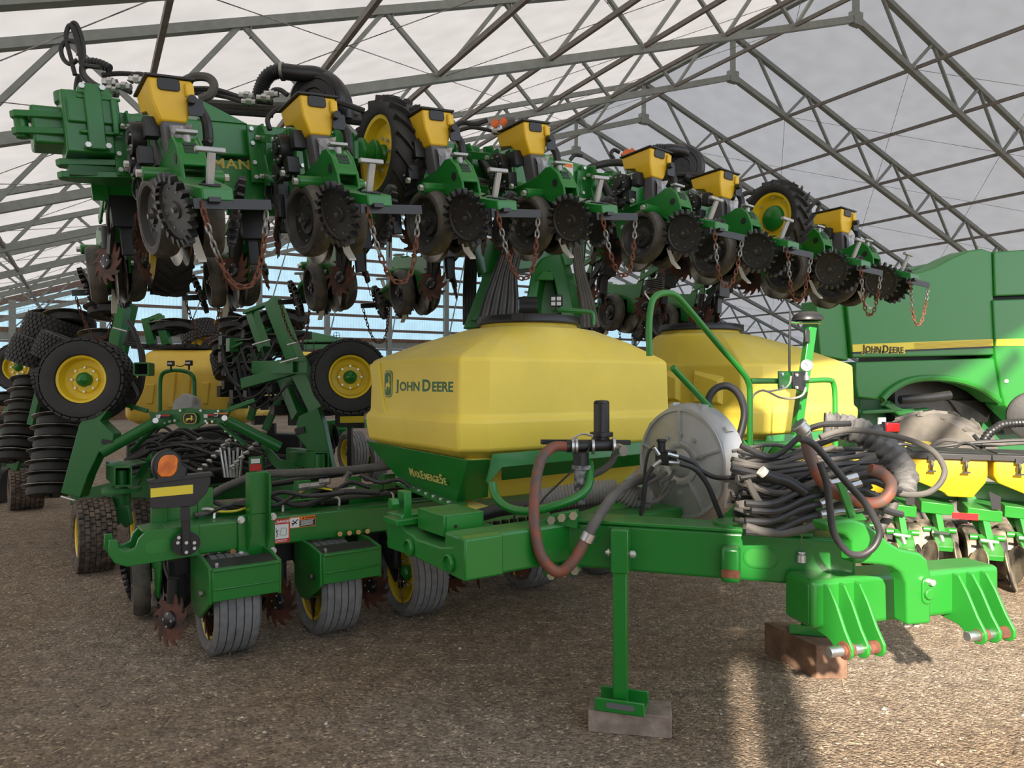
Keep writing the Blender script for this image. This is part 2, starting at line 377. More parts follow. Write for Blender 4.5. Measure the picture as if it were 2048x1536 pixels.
# fabric roof and translucent walls
def translucent(name, refl, trans, rib=False, vscale=2.0):
    m = bpy.data.materials.new(name); m.use_nodes = True; nt = m.node_tree; nt.nodes.remove(nt.nodes['Principled BSDF']); L = nt.links
    out = nt.nodes['Material Output']; d = nt.nodes.new('ShaderNodeBsdfDiffuse'); t = nt.nodes.new('ShaderNodeBsdfTranslucent'); a = nt.nodes.new('ShaderNodeAddShader')
    d.inputs[0].default_value = (*refl,1)
    tc = nt.nodes.new('ShaderNodeTexCoord'); n = nt.nodes.new('ShaderNodeTexNoise'); n.inputs['Scale'].default_value = vscale; n.inputs['Detail'].default_value = 6
    L.new(tc.outputs['Object'], n.inputs['Vector'])
    r = nt.nodes.new('ShaderNodeValToRGB'); L.new(n.outputs['Fac'], r.inputs[0])
    r.color_ramp.elements[0].position = .3; r.color_ramp.elements[0].color = (*[c*.90 for c in trans],1)
    r.color_ramp.elements[1].position = .7; r.color_ramp.elements[1].color = (*[c*1.05 for c in trans],1)
    src = r.outputs[0]
    if rib:
        mp = nt.nodes.new('ShaderNodeMapping'); mp.inputs['Rotation'].default_value = (0,0,-PI/6); L.new(tc.outputs['Object'], mp.inputs[0])
        wv = nt.nodes.new('ShaderNodeTexWave'); wv.inputs['Scale'].default_value = 2.2; wv.bands_direction = 'X'; L.new(mp.outputs[0], wv.inputs['Vector'])
        r2 = nt.nodes.new('ShaderNodeValToRGB'); L.new(wv.outputs['Fac'], r2.inputs[0])
        r2.color_ramp.elements[0].position = .0; r2.color_ramp.elements[0].color = (.80,.84,.87,1); r2.color_ramp.elements[1].position = .25; r2.color_ramp.elements[1].color = (1,1,1,1)
        mx = nt.nodes.new('ShaderNodeMix'); mx.data_type = 'RGBA'; mx.blend_type = 'MULTIPLY'; mx.inputs[0].default_value = 1
        L.new(src, mx.inputs[6]); L.new(r2.outputs[0], mx.inputs[7]); src = mx.outputs[2]
    L.new(src, t.inputs[0]); L.new(d.outputs[0], a.inputs[0]); L.new(t.outputs[0], a.inputs[1]); L.new(a.outputs[0], out.inputs[0])
    return m
FAB = translucent('roof_fabric', (.27,.27,.275), (.168,.160,.156))
FABW = translucent('end_panel_sheet', (.12,.12,.12), (.52,.74,.80), rib=True)
FABS = translucent('side_wall_sheet', (.45,.46,.47), (.30,.31,.32), rib=True)
ZT = ZB+GAP
ce = MB()
for sgn in (-1, 1):
    a, b_ = H(N0, 0, ZT), H(N1, 0, ZT); c_, d_ = H(N1, sgn*HALF, ZT-SLP*HALF), H(N0, sgn*HALF, ZT-SLP*HALF)
    ce.add([a+V((0,0,.08)), b_+V((0,0,.08)), c_+V((0,0,.08)), d_+V((0,0,.08))], [(0,1,2,3) if sgn > 0 else (0,3,2,1)])
ceil = ce.build('ceiling', FAB, smooth=False); struct(ceil)
ZE = ZT-SLP*HALF
def truss(n, lo=-HALF, hi=HALF):
    mb = MB(); k = .125
    for sg in (-1, 1):
        mb.bar(H(n,0,ZT), H(n,sg*HALF,ZE), k, k); mb.bar(H(n,0,ZB), H(n,sg*HALF,ZB-SLP*HALF), k, k*1.15)
    mb.bar(H(n,0,ZB-.1), H(n,0,ZT), .12, .12)
    mb.box((0,0,0), (.30,.16,.30), basis(H(n,0,ZB), HW, HA, V((0,0,1))))
    tr = mb.build('roof_truss', GALV, ceil, smooth=False)
    st = 2.05; q = int(HALF/st)
    for sg in (-1, 1):
        for i in range(q):
            a = H(n, sg*i*st, ZB-SLP*i*st); b_ = H(n, sg*(i+.45)*st, ZT-SLP*(i+.45)*st); c_ = H(n, sg*(i+1)*st, ZB-SLP*(i+1)*st)
            if i > 0: MB().bar(a, b_, .065, .065).build('web_member', GALV, tr, smooth=False)
            MB().bar(b_, c_, .065, .065).build('web_member', GALV, tr, smooth=False)
            if sg < 0 and i > 0:
                g = MB(); g.bar(b_-V((0,0,.0))+HW*.12, b_-V((0,0,.16))+HW*.12, .02, .10, HA); g.build('lug_plate', GALV, tr, smooth=False)
for n in range(-3, 7): truss(n)
st = 2.05
for sg in (-1, 1):
    for i in range(1, 10):
        for n in range(-3, 6):
            MB().bar(H(n+.03, sg*(i*st+.07), ZB-SLP*i*st), H(n+.97, sg*(i*st+.07), ZB-SLP*i*st), .055, .08).build('purlin', GALVB, ceil, smooth=False)
    for n in range(-3, 6):
        for i in (1, 3, 5, 7):
            MB().cyl(H(n, sg*i*st, ZB-SLP*i*st), H(n+1, sg*(i+2)*st, ZB-SLP*(i+2)*st), .006, 5).build('bracing_cable', STEELW, ceil, smooth=False)
            MB().cyl(H(n+1, sg*i*st, ZB-SLP*i*st), H(n, sg*(i+2)*st, ZB-SLP*(i+2)*st), .006, 5).build('bracing_cable', STEELW, ceil, smooth=False)
MB().bar(H(N0,0,ZT-.02), H(N1,0,ZT-.02), .16, .1).build('ridge_beam', GALV, ceil, smooth=False)
# back wall
ZBAND = 3.55
bw = MB().slab([H(N1,-HALF,0), H(N1,HALF,0), H(N1,HALF,ZE+.05), H(N1,0,ZT+.05), H(N1,-HALF,ZE+.05)], HA*.0).v
bwm = MB(); bwm.add(bw[:5], [(0,1,2,3,4)])
back = bwm.build('wall_back', FABW, smooth=False); struct(back)
for sg in (-1, 1): MB().bar(H(N1-.03,0,ZT-.05), H(N1-.03,sg*HALF,ZE-.05), .12, .24).build('rake_board', GIRT, back, smooth=False)
zz = ZBAND+.7; 
while zz < ZT-.3:
    tm = min(HALF, (ZT-zz)/SLP-.2); MB().bar(H(N1-.04,-tm,zz), H(N1-.04,tm,zz), .10, .13).build('girt', GIRT, back, smooth=False); zz += .70
for tt in np.arange(-20.8, 21, 3.2):
    MB().bar(H(N1-.08,tt,0), H(N1-.08,tt,ZT-SLP*abs(tt)-.1), .24, .24, HA).build('post', GALV, back, smooth=False)
MB().bar(H(N1-.06,-HALF,ZBAND-.05), H(N1-.06,HALF,ZBAND-.05), .16, .34).build('band_beam', GALV, back, smooth=False)
MB().bar(H(N1-.09,-HALF,ZBAND+.20), H(N1-.09,HALF,ZBAND+.20), .10, .16).build('timber_plate', WOODR, back, smooth=False)
MB().bar(H(N1-.09,-HALF,ZBAND-.28), H(N1-.09,HALF,ZBAND-.28), .08, .08).build('lower_rail', GIRT, back, smooth=False)
MB().bar(H(N1-.04,-HALF,.5), H(N1-.04,HALF,.5), .08, 1.0).build('skirt_boards', WOODR, back, smooth=False)
for a in np.arange(-20.8, 18, 3.2):      # knee braces on the posts
    MB().bar(H(N1-.10,a+.1,ZBAND+.3), H(N1-.10,a+1.4,ZT-SLP*abs(a+1.4)-.3), .05, .05).build('diagonal_brace', GALV, back, smooth=False)
for nm, sg in (('wall_left', -1), ('wall_right', 1)):
    q = MB().add([H(N0,sg*HALF,0), H(N1,sg*HALF,0), H(N1,sg*HALF,ZE+.08), H(N0,sg*HALF,ZE+.08)], [(0,1,2,3) if sg < 0 else (0,3,2,1)]).build(nm, FABS, smooth=False); struct(q)
    for n in range(-3, 8): MB().bar(H(n,sg*(HALF-.15),0), H(n,sg*(HALF-.15),ZE-.05), .18, .18, HW).build('post', GALV, q, smooth=False)
    for z in (1.0, 2.2, 3.2): MB().bar(H(N0,sg*(HALF-.08),z), H(N1,sg*(HALF-.08),z), .09, .13).build('girt', GIRT, q, smooth=False)
JT = -17.25
JP = -16.85
q = MB().slab([H(N0,-HALF,0), H(N0,JT,0), H(N0,JT,ZT-SLP*abs(JT)+.25), H(N0,-HALF,ZE+.25)], HA*-.12).build('wall_front', WOODR, smooth=False); struct(q)  # unseen end wall, its edge placed to keep sun off the left side

MB().bar(H(N0,JP,0), H(N0,JP,ZT-SLP*abs(JP)), .20, .16, HW).build('shadow_post', GALV, q, smooth=False)  # unseen post added to cast a dark band across the sun patch
for tt in (-14.0,-11.2): MB().bar(H(N0,JT,3.3), H(N0,tt,ZT-SLP*abs(tt)-.2), .10, .10).build('shadow_brace', GALV, q, smooth=False)  # unseen braces added to streak the sunlight with shadow
# ---------------------------------------------------------------- row unit, local x = tail, y = across, z up; origin on the toolbar face
def tooth_poly(r0, r1, n, hook=0.5):
    out = []
    for i in range(n):
        a = 2*PI*i/n; d = 2*PI/n
        for f, r in ((0, r0), (.28, r0+(r1-r0)*.30), (.60, r0+(r1-r0)*.70), (.98, r1), (1.06, r1*.985), (.90, r0+(r1-r0)*.5), (.84, r0+(r1-r0)*.12)):
            out.append((r*math.cos(a+d*f), r*math.sin(a+d*f)))
    return out
def make_unit(hopper=True, chain='links', cx=0.20, mx=0.0, paint=None):
    G = paint or GREEN
    root = thing('row_unit', 'template', 'planter unit')
    # mounting plates with slotted webs and bolts
    b = MB()
    for s in (-1, 1):
        b.box((mx+.02, s*.13, .0), (.03, .09, .36)); b.prism([(0,-.20),(.10,-.22),(.10,-.12),(.06,-.02),(.12,.10),(.08,.17),(0,.18)], -.006, .006, basis((mx+.03, s*.10, 0), (1,0,0), (0,0,1), (0,-1,0)))
    b.box((mx+.03, 0, -.02), (.02, .2, .26))
    mp = b.build('mounting_plate', G, root, .003)
    b = MB(); b.bolts([(mx+.035, s*.155, z) for s in (-1, 1) for z in (-.15,-.06,.06,.15)], (1,0,0), .014, .02)
    b.bolts([(mx+.36, s*.115, z) for s in (-1, 1) for z in (.0,-.24)]+[(mx+.07, s*.115, z) for s in (-1, 1) for z in (.09,-.15)], (0,-1,0), .016, .024)
    b.bolts([(mx+.50,-.075,-.42),(mx+.56,-.075,-.50),(.78,-.23,-.30)], (0,-1,0), .018, .02); b.build('bolt', ZINC, mp)
    # parallel arms
    for z0, z1 in ((.10, .0), (-.14, -.24)):
        for s in (-1, 1):
            q = MB(); q.bar((mx+.05, s*.105, z0), (mx+.38, s*.105, z1), .055, .016, (0,0,1) if 0 else (0,1,0)); q.build('parallel_arm', G, root, .004)
    q = MB(); q.tube([(mx+.10,0,.05),(mx+.30,0,-.20)], .035, 10, smooth=False); q.build('downforce_cylinder', BLACK, root)
    # shank frame: two side plates with the humped profile of the casting
    side = [(.34,.06),(.40,.06),(.41,-.20),(.46,-.27),(.74,-.245),(.84,-.235),(.93,-.20),(.99,-.205),(1.05,-.26),(1.10,-.36),(1.11,-.44),(1.00,-.47),(.90,-.40),(.60,-.42),(.58,-.56),(.48,-.58),(.40,-.44),(.36,-.30)]
    q = MB()
    for s in (-1, 1): q.prism([(x, z) for x, z in side], -.008, .008, basis((mx, s*.055, 0), (1,0,0), (0,0,1), (0,-1,0)))
    q.box((mx+.62, 0, -.33), (.42, .10, .10)); q.prism([(.93,-.205),(.99,-.21),(1.05,-.265),(1.10,-.36),(1.09,-.37),(1.035,-.285),(.98,-.225),(.93,-.22)], -.055, .055, basis((mx,0,0), (1,0,0), (0,0,1), (0,-1,0)))
    q.cyl((mx+.86,-.19,-.36), (mx+.86,.19,-.36), .034, 14)
    sf = q.build('shank_frame', G, root, .005)
    q = MB(); 
    for z in (-.255,-.275,-.295): q.box((mx+1.045+(-.255-z)*.5, 0, z), (.012, .06, .012))
    for s in (-1,1): q.cyl((mx+1.02, s*.0635, -.32), (mx+1.02, s*.0655, -.32), .026, 14)
    q.build('adjustment_slots', BLKD, sf)
    q = MB(); q.cyl((mx+.86,-.215,-.36), (mx+.86,-.19,-.36), .020, 6); q.cyl((mx+.86,.215,-.36), (mx+.86,.19,-.36), .020, 6); q.build('pin_bolt', ZINC, sf)
    # black seed tube shank and opener blades
    q = MB(); q.bar((mx+.62,0,-.30), (mx+.72,0,-.66), .05, .10); q.bar((mx+.50,.0,-.45), (mx+.60,.0,-.68), .03, .05); q.build('shank', BLACK, root)
    for s in (-1, 1):
        q = MB(); q.lathe([(.001,-.002),(.185,-.002),(.19,0),(.185,.002),(.001,.002)], frm((mx+.62, s*.022, -.585), (s*.05, 1, 0)), 26); q.build('opener_disc', STEELW, root)
    # gauge wheels: tyre with dished disc
    for s in (-1, 1):
        T = frm((mx+.78, s*.115, -.55), (.10, s, -.02))
        q = MB(); q.lathe([(.155,-.045),(.190,-.050),(.2,-.030),(.203,-.005),(.203,.008),(.2,.030),(.186,.052),(.165,.056),(.155,.050)], T, 36, 0, True); gw = q.build('gauge_wheel', RUBM, root)
        q = MB(); q.lathe([(.158,-.040),(.158,.050),(.148,.052),(.132,.020),(.085,.000),(.075,.018),(.040,.024),(.036,.040),(.001,.040)], T, 30)
        q.build('wheel_disc', DISCB, gw)
        q = MB(); q.bolts([T @ V((.112*math.cos(i*PI/3.5), .112*math.sin(i*PI/3.5), .010)) for i in range(7)]+[T @ V((.05*math.cos(i*PI/1.5), .05*math.sin(i*PI/1.5), .022)) for i in range(3)], T.to_3x3() @ V((0,0,1)), .006, .010)
        q.cyl(T @ V((0,0,.038)), T @ V((0,0,.058)), .015, 6); q.build('wheel_bolt', STEELW, gw)
        q = MB(); q.bar((mx+.86, s*.052, -.36), (mx+.79, s*.052, -.54), .016, .05, (1,0,0)); q.build('gauge_arm', G, root, .004)
    # row cleaner wheels
    for s in (-1, 1):
        T = frm((cx, s*.105, -.53), (-.42, s*.9, .12)); 
        q = MB(); q.prism(tooth_poly(.108, .155, 12, .9), -.003, .003, T); cw = q.build('row_cleaner', RUSTD, root)
        q = MB(); q.lathe([(.001,.026),(.030,.026),(.046,.018),(.052,.004),(.052,-.014),(.001,-.016)], T, 16); hb = q.build('hub', BLKP, cw)
        q = MB(); q.bolts([T @ V((.035*math.cos(i*PI/2), .035*math.sin(i*PI/2), .018)) for i in range(4)], T.to_3x3() @ V((0,0,1)), .006, .009); q.build('hub_bolt', ZINC, cw)
        q = MB(); q.bar((mx+.10, s*.055, -.20), (cx, s*.09, -.52), .03, .05); q.cyl((cx+.02,s*.085,-.30),(cx+.03,s*.09,-.44),.035,10); q.build('cleaner_arm', BLACK, root)
    q = MB(); q.box((mx+.05, 0, -.24), (.06, .16, .20)); q.box((mx+.10,0,-.40),(.04,.07,.22)); q.build('cleaner_bracket', BLKP, root, .004)
    q = MB()
    for s in (-1,1): q.tube([(mx+.06,s*.06,-.12),(mx+.02,s*.10,-.26),(cx,s*.075,-.40)], .010, 6)
    q.build('cleaner_hose', HOSE, root)
    # closing wheels: spiked
    for s in (-1, 1):
        T = frm((mx+1.22, s*.125, -.60), (.20, s, -.26))
        q = MB(); q.lathe([(.001,-.008),(.128,-.010),(.136,-.004),(.136,.012),(.126,.014),(.118,.006),(.04,.002),(.034,.010),(.001,.010)], T, 32); cwz = q.build('closing_wheel', DISCB, root)
        q = MB()
        for i in range(20):
            a = 2*PI*i/20; ca, sa = math.cos(a), math.sin(a)
            R = T @ basis((.142*ca, .142*sa, .008), (ca,sa,0), (-sa,ca,0), (0,0,1))
            q.add([(-.012,-.013,-.022),(-.012,.013,-.022),(-.012,.013,.022),(-.012,-.013,.022),(.024,-.007,-.012),(.024,.007,-.012),(.024,.006,.018),(.024,-.006,.018)],
                  [(0,1,2,3),(7,6,5,4),(0,4,5,1),(1,5,6,2),(2,6,7,3),(3,7,4,0)], R)
        q.build('spike_ring', BLACK, cwz)
        q = MB(); q.bolts([T @ V((.095*math.cos(i*PI/4), .095*math.sin(i*PI/4), .002)) for i in range(8)], T.to_3x3() @ V((0,0,1)), .004, .007)
        q.cyl(T @ V((0,0,.008)), T @ V((0,0,.022)), .013, 6); q.build('wheel_bolt', STEELW, cwz)
    # closing wheel bracket: tapering channel with raised end
    q = MB(); q.add([(1.06,-.075,-.41),(1.06,.075,-.41),(1.20,.105,-.47),(1.20,-.105,-.47),(1.45,.065,-.545),(1.45,-.065,-.545),
                     (1.06,-.075,-.46),(1.06,.075,-.46),(1.20,.105,-.525),(1.20,-.105,-.525),(1.45,.065,-.60),(1.45,-.065,-.60)],
                    [(0,3,2,1),(3,5,4,2),(6,7,8,9),(9,8,10,11),(0,1,7,6),(1,2,8,7),(2,4,10,8),(4,5,11,10),(5,3,9,11),(3,0,6,9)], Matrix.Translation((mx,0,0)))
    cb = q.build('closing_bracket', G, root, .006)
    q = MB()
    for x, y, a, c_ in ((1.22,0,.13,.016),(1.33,0,.022,.09),(1.37,0,.022,.07),(1.41,.0,.018,.05)): q.box((mx+x, y, -.47-(x-1.2)*.3+.0035), (a, c_, .006), Matrix.Identity(4))
    q.build('notch', BLKD, cb)
    q = MB(); q.bar((mx+1.33,0,-.51), (mx+1.38,.01,-.375), .020, .034, (0,1,0)); q.bar((mx+1.385,-.060,-.365), (mx+1.375,.070,-.365), .028, .022); q.build('t_handle', WHITE if False else ALU, root, .004)
    q = MB(); q.box((mx+1.0,.0,-.185),(.05,.10,.016)); q.cyl((mx+1.0,0,-.20),(mx+1.0,0,-.24),.02,8); q.build('depth_handle', ALU, root, .003)
    q = MB(); q.add([(.93,-.012,-.64),(.94,.012,-.64),(1.00,.020,-.75),(.99,-.020,-.75),(1.055,.018,-.80),(1.05,-.018,-.80)]+[(x+.0,y,z-.012) for x,y,z in [(.93,-.012,-.64),(.94,.012,-.64),(1.00,.020,-.75),(.99,-.020,-.75),(1.055,.018,-.80),(1.05,-.018,-.80)]],
        [(0,3,2,1),(3,5,4,2),(6,7,8,9),(9,8,10,11),(0,1,7,6),(1,2,8,7),(2,4,10,8),(4,5,11,10),(5,3,9,11),(3,0,6,9)], Matrix.Translation((mx+.0,.0,.0))); q.build('seed_firmer', WHITE, root)
    if hopper:
        def ring(x0,x1,y,z): return [(x0,-y,z),(x1,-y,z),(x1,y,z),(x0,y,z)]
        q = MB(); R = [ring(.40,.735,.105,.135), ring(.425,.73,.098,.045), ring(.545,.728,.094,.02), ring(.60,.72,.066,-.060), ring(.61,.712,.060,-.075)]
        vv = sum(R, []); ff = [(0,1,2,3)]
        for k in range(4):
            for i in range(4): ff.append((k*4+i, k*4+(i+1)%4, (k+1)*4+(i+1)%4, (k+1)*4+i)[::-1])
        ff.append((16,17,18,19)[::-1]); q.add(vv, ff, Matrix.Translation((mx+.06,0,0)))
        q.box((mx+.80,.085,.085),(.02,.045,.07))
        h = q.build('seed_hopper', YEL, root, .010)
        q = MB(); q.box((mx+.628,0,.143),(.355,.235,.013)); q.prism(rrect(.105,.062,.018), 0, .006, basis((mx+.796,-.01,.104), (0,1,0), (0,0,1), (1,0,0))); q.build('hopper_lid', BLACK, h, .003)
        q = MB(); q.add([(.66,-.055,-.07),(.775,-.055,-.07),(.775,.055,-.07),(.66,.055,-.07),(.70,-.04,-.34),(.80,-.04,-.34),(.80,.04,-.34),(.70,.04,-.34)], [(0,1,2,3),(7,6,5,4),(0,4,5,1),(1,5,6,2),(2,6,7,3),(3,7,4,0)], Matrix.Translation((mx,0,0))); q.build('meter_funnel', DGREY, root, .008)
        q = MB(); rs = random.Random(4); pts = []
        for i in range(6):
            for j in range(4): pts.append((mx+.80+rs.uniform(-.02,.02), -.03+j*.035, -.09-i*.042+rs.uniform(-.006,.006)))
        q.add(pts, [(i*4+j, i*4+j+1, i*4+j+5, i*4+j+4) for i in range(5) for j in range(3)]); q.build('protective_film', SILV, root)
        q = MB(); q.cyl((mx+.52,-.17,-.10), (mx+.52,-.10,-.10), .085, 20); q.cyl((mx+.52,-.185,-.10), (mx+.52,-.17,-.10), .035, 12); q.box((mx+.60,-.12,-.21),(.08,.07,.09)); q.cyl((mx+.47,-.18,-.22),(mx+.47,-.09,-.22),.05,12)
        q.box((mx+.66,-.09,-.08),(.07,.07,.10)); q.box((mx+.44,-.10,-.05),(.05,.05,.12)); q.cyl((mx+.42,-.15,-.26),(mx+.60,-.15,-.26),.02,8); q.build('seed_meter', BLACK, root, .003)
        q = MB(); q.bolts([(mx+.52+.065*math.cos(i), -.17, -.10+.065*math.sin(i)) for i in range(6)]+[(mx+.60,-.175,-.16),(mx+.62,-.175,-.23),(mx+.46,-.18,-.24)], (0,-1,0), .006, .01); q.build('meter_bolt', ZINC, root)
        q = MB(); q.prism(rrect(.075,.085,.01), 0, .012, basis((mx+.80,.105,.0), (0,1,0), (0,0,1), (1,0,0))); q.build('meter_plate', BLKP, root)
        q = MB(); q.cyl((mx+.80,.085,.03),(mx+.845,.085,.03),.021,12); q.tube([(mx+.74,.13,.04),(mx+.80,.15,-.06),(mx+.80,.15,-.16),(mx+.86,.12,-.20)], .026, 8); q.build('vacuum_elbow', BLACK, root)
    if chain:
        q = MB(); q.bar((mx+1.43,-.10,-.612), (mx+1.45,.225,-.612), .012, .045, (0,0,1)); q.box((mx+1.44,-.02,-.60),(.07,.05,.02)); q.build('chain_bar', BLKP, root)
        q = MB(); q.tube([(mx+1.45,-.07,-.60),(mx+1.45,-.07,-.645)], .006, 6); ch = q.build('drag_chain', RUST, root)
        # catenary
        pts = []; N = 26; x0, x1, z0, dp = -.07, .20, -.64, .335
        def cat(t): 
            u = 2*t-1; return V((mx+1.455, x0+(x1-x0)*t, z0-dp*(1-abs(u)**2.6)))
        S = [cat(i/400) for i in range(401)]; L = [0]
        for a_, b_ in zip(S, S[1:]): L.append(L[-1]+(b_-a_).length)
        N = int(L[-1]/.034)
        lk = MB(); ring = []
        hw, hl = .0105, .0165
        for k in range(12):
            a_ = 2*PI*k/12; ring.append(V((hw*math.cos(a_), 0, hl*math.sin(a_)+(.006 if math.sin(a_) > 0 else -.006))))
        def link_mesh(mb, T, n=5):
            r = .0048; vv = []; K = len(ring)
            for i in range(K):
                p = ring[i]; t = (ring[(i+1)%K]-ring[i-1]).normalized(); nn = V((0,1,0)); bb = t.cross(nn)
                vv += [tuple(p+(nn*math.cos(2*PI*k/n)+bb*math.sin(2*PI*k/n))*r) for k in range(n)]
            mb.add(vv, [(i*n+k, i*n+(k+1)%n, ((i+1)%K)*n+(k+1)%n, ((i+1)%K)*n+k) for i in range(K) for k in range(n)], T)
        def place(i):
            d = L[-1]*(i+.5)/N; j = max(k for k in range(401) if L[k] <= d); j = min(j, 399); p = S[j]; t = (S[j+1]-S[j]).normalized()
            M = frm(p, t, (1,0,0)); return M @ Matrix.Rotation(math.radians(45+ (90 if i % 2 else 0)+ 14*math.sin(i*1.7)), 4, 'Z')
        if chain == 'links':
            base = {}
            for i in range(N):
                rusty = .28 < (i+.5)/N < .86 or i < 2
                key = 'r' if rusty else 's'
                if key not in base:
                    l = MB(); link_mesh(l, None); lo_ = l.build('chain_link', RUST if rusty else STEELW, ch); base[key] = lo_; lo_.matrix_local = place(i)
                else:
                    lo_ = base[key].copy(); C.objects.link(lo_); lo_.parent = ch; lo_.matrix_local = place(i)
        else:
            l = MB()
            for i in range(N): link_mesh(l, place(i), 4)
            l.build('chain_links', RUSTD, ch)['kind'] = 'stuff'
    return root
UA = make_unit(True, 'links'); UB = make_unit(False, 'mesh', .24); UC = make_unit(False, None, -.20, 0.0)
kids_index()
used = set()
def place_unit(proto, M, label, group):
    if proto.name not in used: used.add(proto.name); o = proto
    else: o = copy_tree(proto)
    o.matrix_world = M; o['label'] = label; o['group'] = group; o['category'] = 'planter unit'
    return o
Z = V((0,0,1))
UL = V((.819,.574,0)); VL = V((-.574,.819,0)); UR = V((.848,.530,0)); VR = V((-.530,.848,0))
BL0 = V((-1.53,4.795,3.065)); BR0 = V((.707,6.33,3.24)); KL, KR = .105, -.07
def wing(side, s, v, dz=0):
    return (BL0+UL*s+VL*v+Z*(KL*s+dz)) if side < 0 else (BR0+UR*s+VR*v+Z*(KR*s+dz))
def unit_mat(side, s, v, dz, flip):
    U, VV, k = (UL, VL, KL) if side < 0 else (UR, VR, KR)
    U3 = (U+Z*k).normalized(); x = VV if flip else -VV; y = -U3 if flip else U3; z = x.cross(y)
    return basis(wing(side, s, v, dz), x, y, z)
names_a = ['front row unit with yellow hopper at the outer left end of the raised wing', 'front row unit just left of the raised tractor tyre, yellow hopper on top', 'front row unit just right of the raised tractor tyre, yellow hopper on top', 'front row unit at the inner end of the raised left wing, beside orange caps',
           'front row unit at the inner end of the right wing, below the small blower', 'front row unit beside the inner edge of the far raised tyre', 'front row unit half hidden right of the far raised tyre', 'outermost front row unit on the raised right wing, hanging before the harvester']
for i in range(4): place_unit(UA, unit_mat(-1, -.762+.762*i, 0, 0, False), names_a[i], 'raised front row units')
for i in range(4): place_unit(UA, unit_mat(1, .762*i+(0,0,.14,.08)[i], 0, 0, False), names_a[4+i], 'raised front row units')
names_b = ['rear row unit with rusty row cleaners at the outer left end of the raised wing', 'rear row unit hanging behind the first long drag chain, second from the left', 'rear row unit below the raised tractor tyre, rusty cleaner wheel facing out', 'rear row unit hanging left of the green mast, rusty cleaner wheel facing out',
           'rear row unit hanging just right of the mast hoses', 'rear row unit above the second tank lid, rusty cleaner showing', 'rear row unit behind the second long chain of the right wing']
for i in range(4): place_unit(UB, unit_mat(-1, -.84+.80*i, .42, -.05-.07*i, True), names_b[i], 'raised rear row units')
for i in range(3): place_unit(UB, unit_mat(1, .55+.78*i, .42, -.25, True), names_b[4+i], 'raised rear row units')
# lower toolbar frame
TO = V((-1.736,4.4,0)); UT = V((.819,.574,0)); VT = V((-.574,.819,0))
def W(u, v, z): return TO+UT*u+VT*v+Z*z
names_c = ['lowered row unit with rusty cleaner at the left end of the lower toolbar', 'lowered row unit between the first and second ribbed tyres', 'lowered row unit beside the third ribbed tyre, partly under the green frame', 'lowered row unit under the front tank, mostly hidden', 'lowered row unit behind the tongue frame, only discs showing']
for i in range(5):
    place_unit(UC, basis(W(-.165+.62*i, .20, .77), VT, -UT, Z), names_c[i], 'lowered row units')
# ---------------------------------------------------------------- the planter itself
def ray_plane(px, py, p0, nrm):
    d = V(((px-CX)/F, 1.0, -(py-CY)/F)); o = V((0,0,HCAM)); t = (V(p0)-o).dot(V(nrm))/d.dot(V(nrm)); return o+d*t
def Wv(px, py, v): return ray_plane(px, py, W(0, v, 0), VT)      # point of the plane v = const of the toolbar frame
def Wu(px, py, u): return ray_plane(px, py, W(u, 0, 0), UT)
PL = thing('planter', 'large green stack-fold planter with two yellow seed tanks, parked on timber blocks', 'planter', Matrix.Translation(W(1.5,0,0)))
PI_ = PL.matrix_world.inverted()
def B(mb, name, m, parent=None, bev=0, **k):
    """build with world coordinates under a parent (default the planter)"""
    p = parent or PL; o = mb.build(name, m, p, bev, **k); 
    if p is PL:
        for x in [o]+EXTRA.get(o.name, []): x.matrix_local = PI_.copy()
    return o
def boxuv(mb, u0, u1, v0, v1, z0, z1, m=0):
    return mb.box(((u0+u1)/2, (v0+v1)/2, (z0+z1)/2), (u1-u0, v1-v0, z1-z0), basis(TO, UT, VT, Z), m)
# lower toolbar
q = MB(); boxuv(q, -.30, 3.6, 0, .18, .59, .77); tb = B(q, 'toolbar', GREEN, bev=.012, segs=3)
q = MB(); boxuv(q, -.18, 3.4, .42, .60, .62, .79); B(q, 'rear_toolbar', GREEN, bev=.012)
q = MB(); boxuv(q, -.15, 3.2, .18, .42, .70, .72); B(q, 'deck_plate', GREEN, bev=.003)
hook = [(-.585,.735),(-.545,.735),(-.54,.69),(-.50,.665),(-.455,.68),(-.44,.725),(-.40,.768),(-.12,.772),(-.12,.592),(-.50,.580),(-.56,.61),(-.59,.66)]
for k, v in enumerate((-.012, .19)):
    q = MB(); q.prism(hook, -.014, .014, basis(W(0,v,0), UT, Z, -VT)); h = B(q, 'hook_plate', GREEN, bev=.004)
    if k == 0:
        e = MB(); e.prism([(x*1.0-.34, y+.675) for x, y in rrect(.14,.075,.036)], .014, .017, basis(W(0,v,0), UT, Z, -VT)); e.build('oval_recess', GREENB, h)
q = MB(); boxuv(q, -.42, -.30, 0, .18, .755, .77); boxuv(q, -.30, -.28, 0, .18, .6, .76); boxuv(q,-.53,-.46,0,.18,.635,.65); B(q, 'hook_web', GREEN, bev=.003)
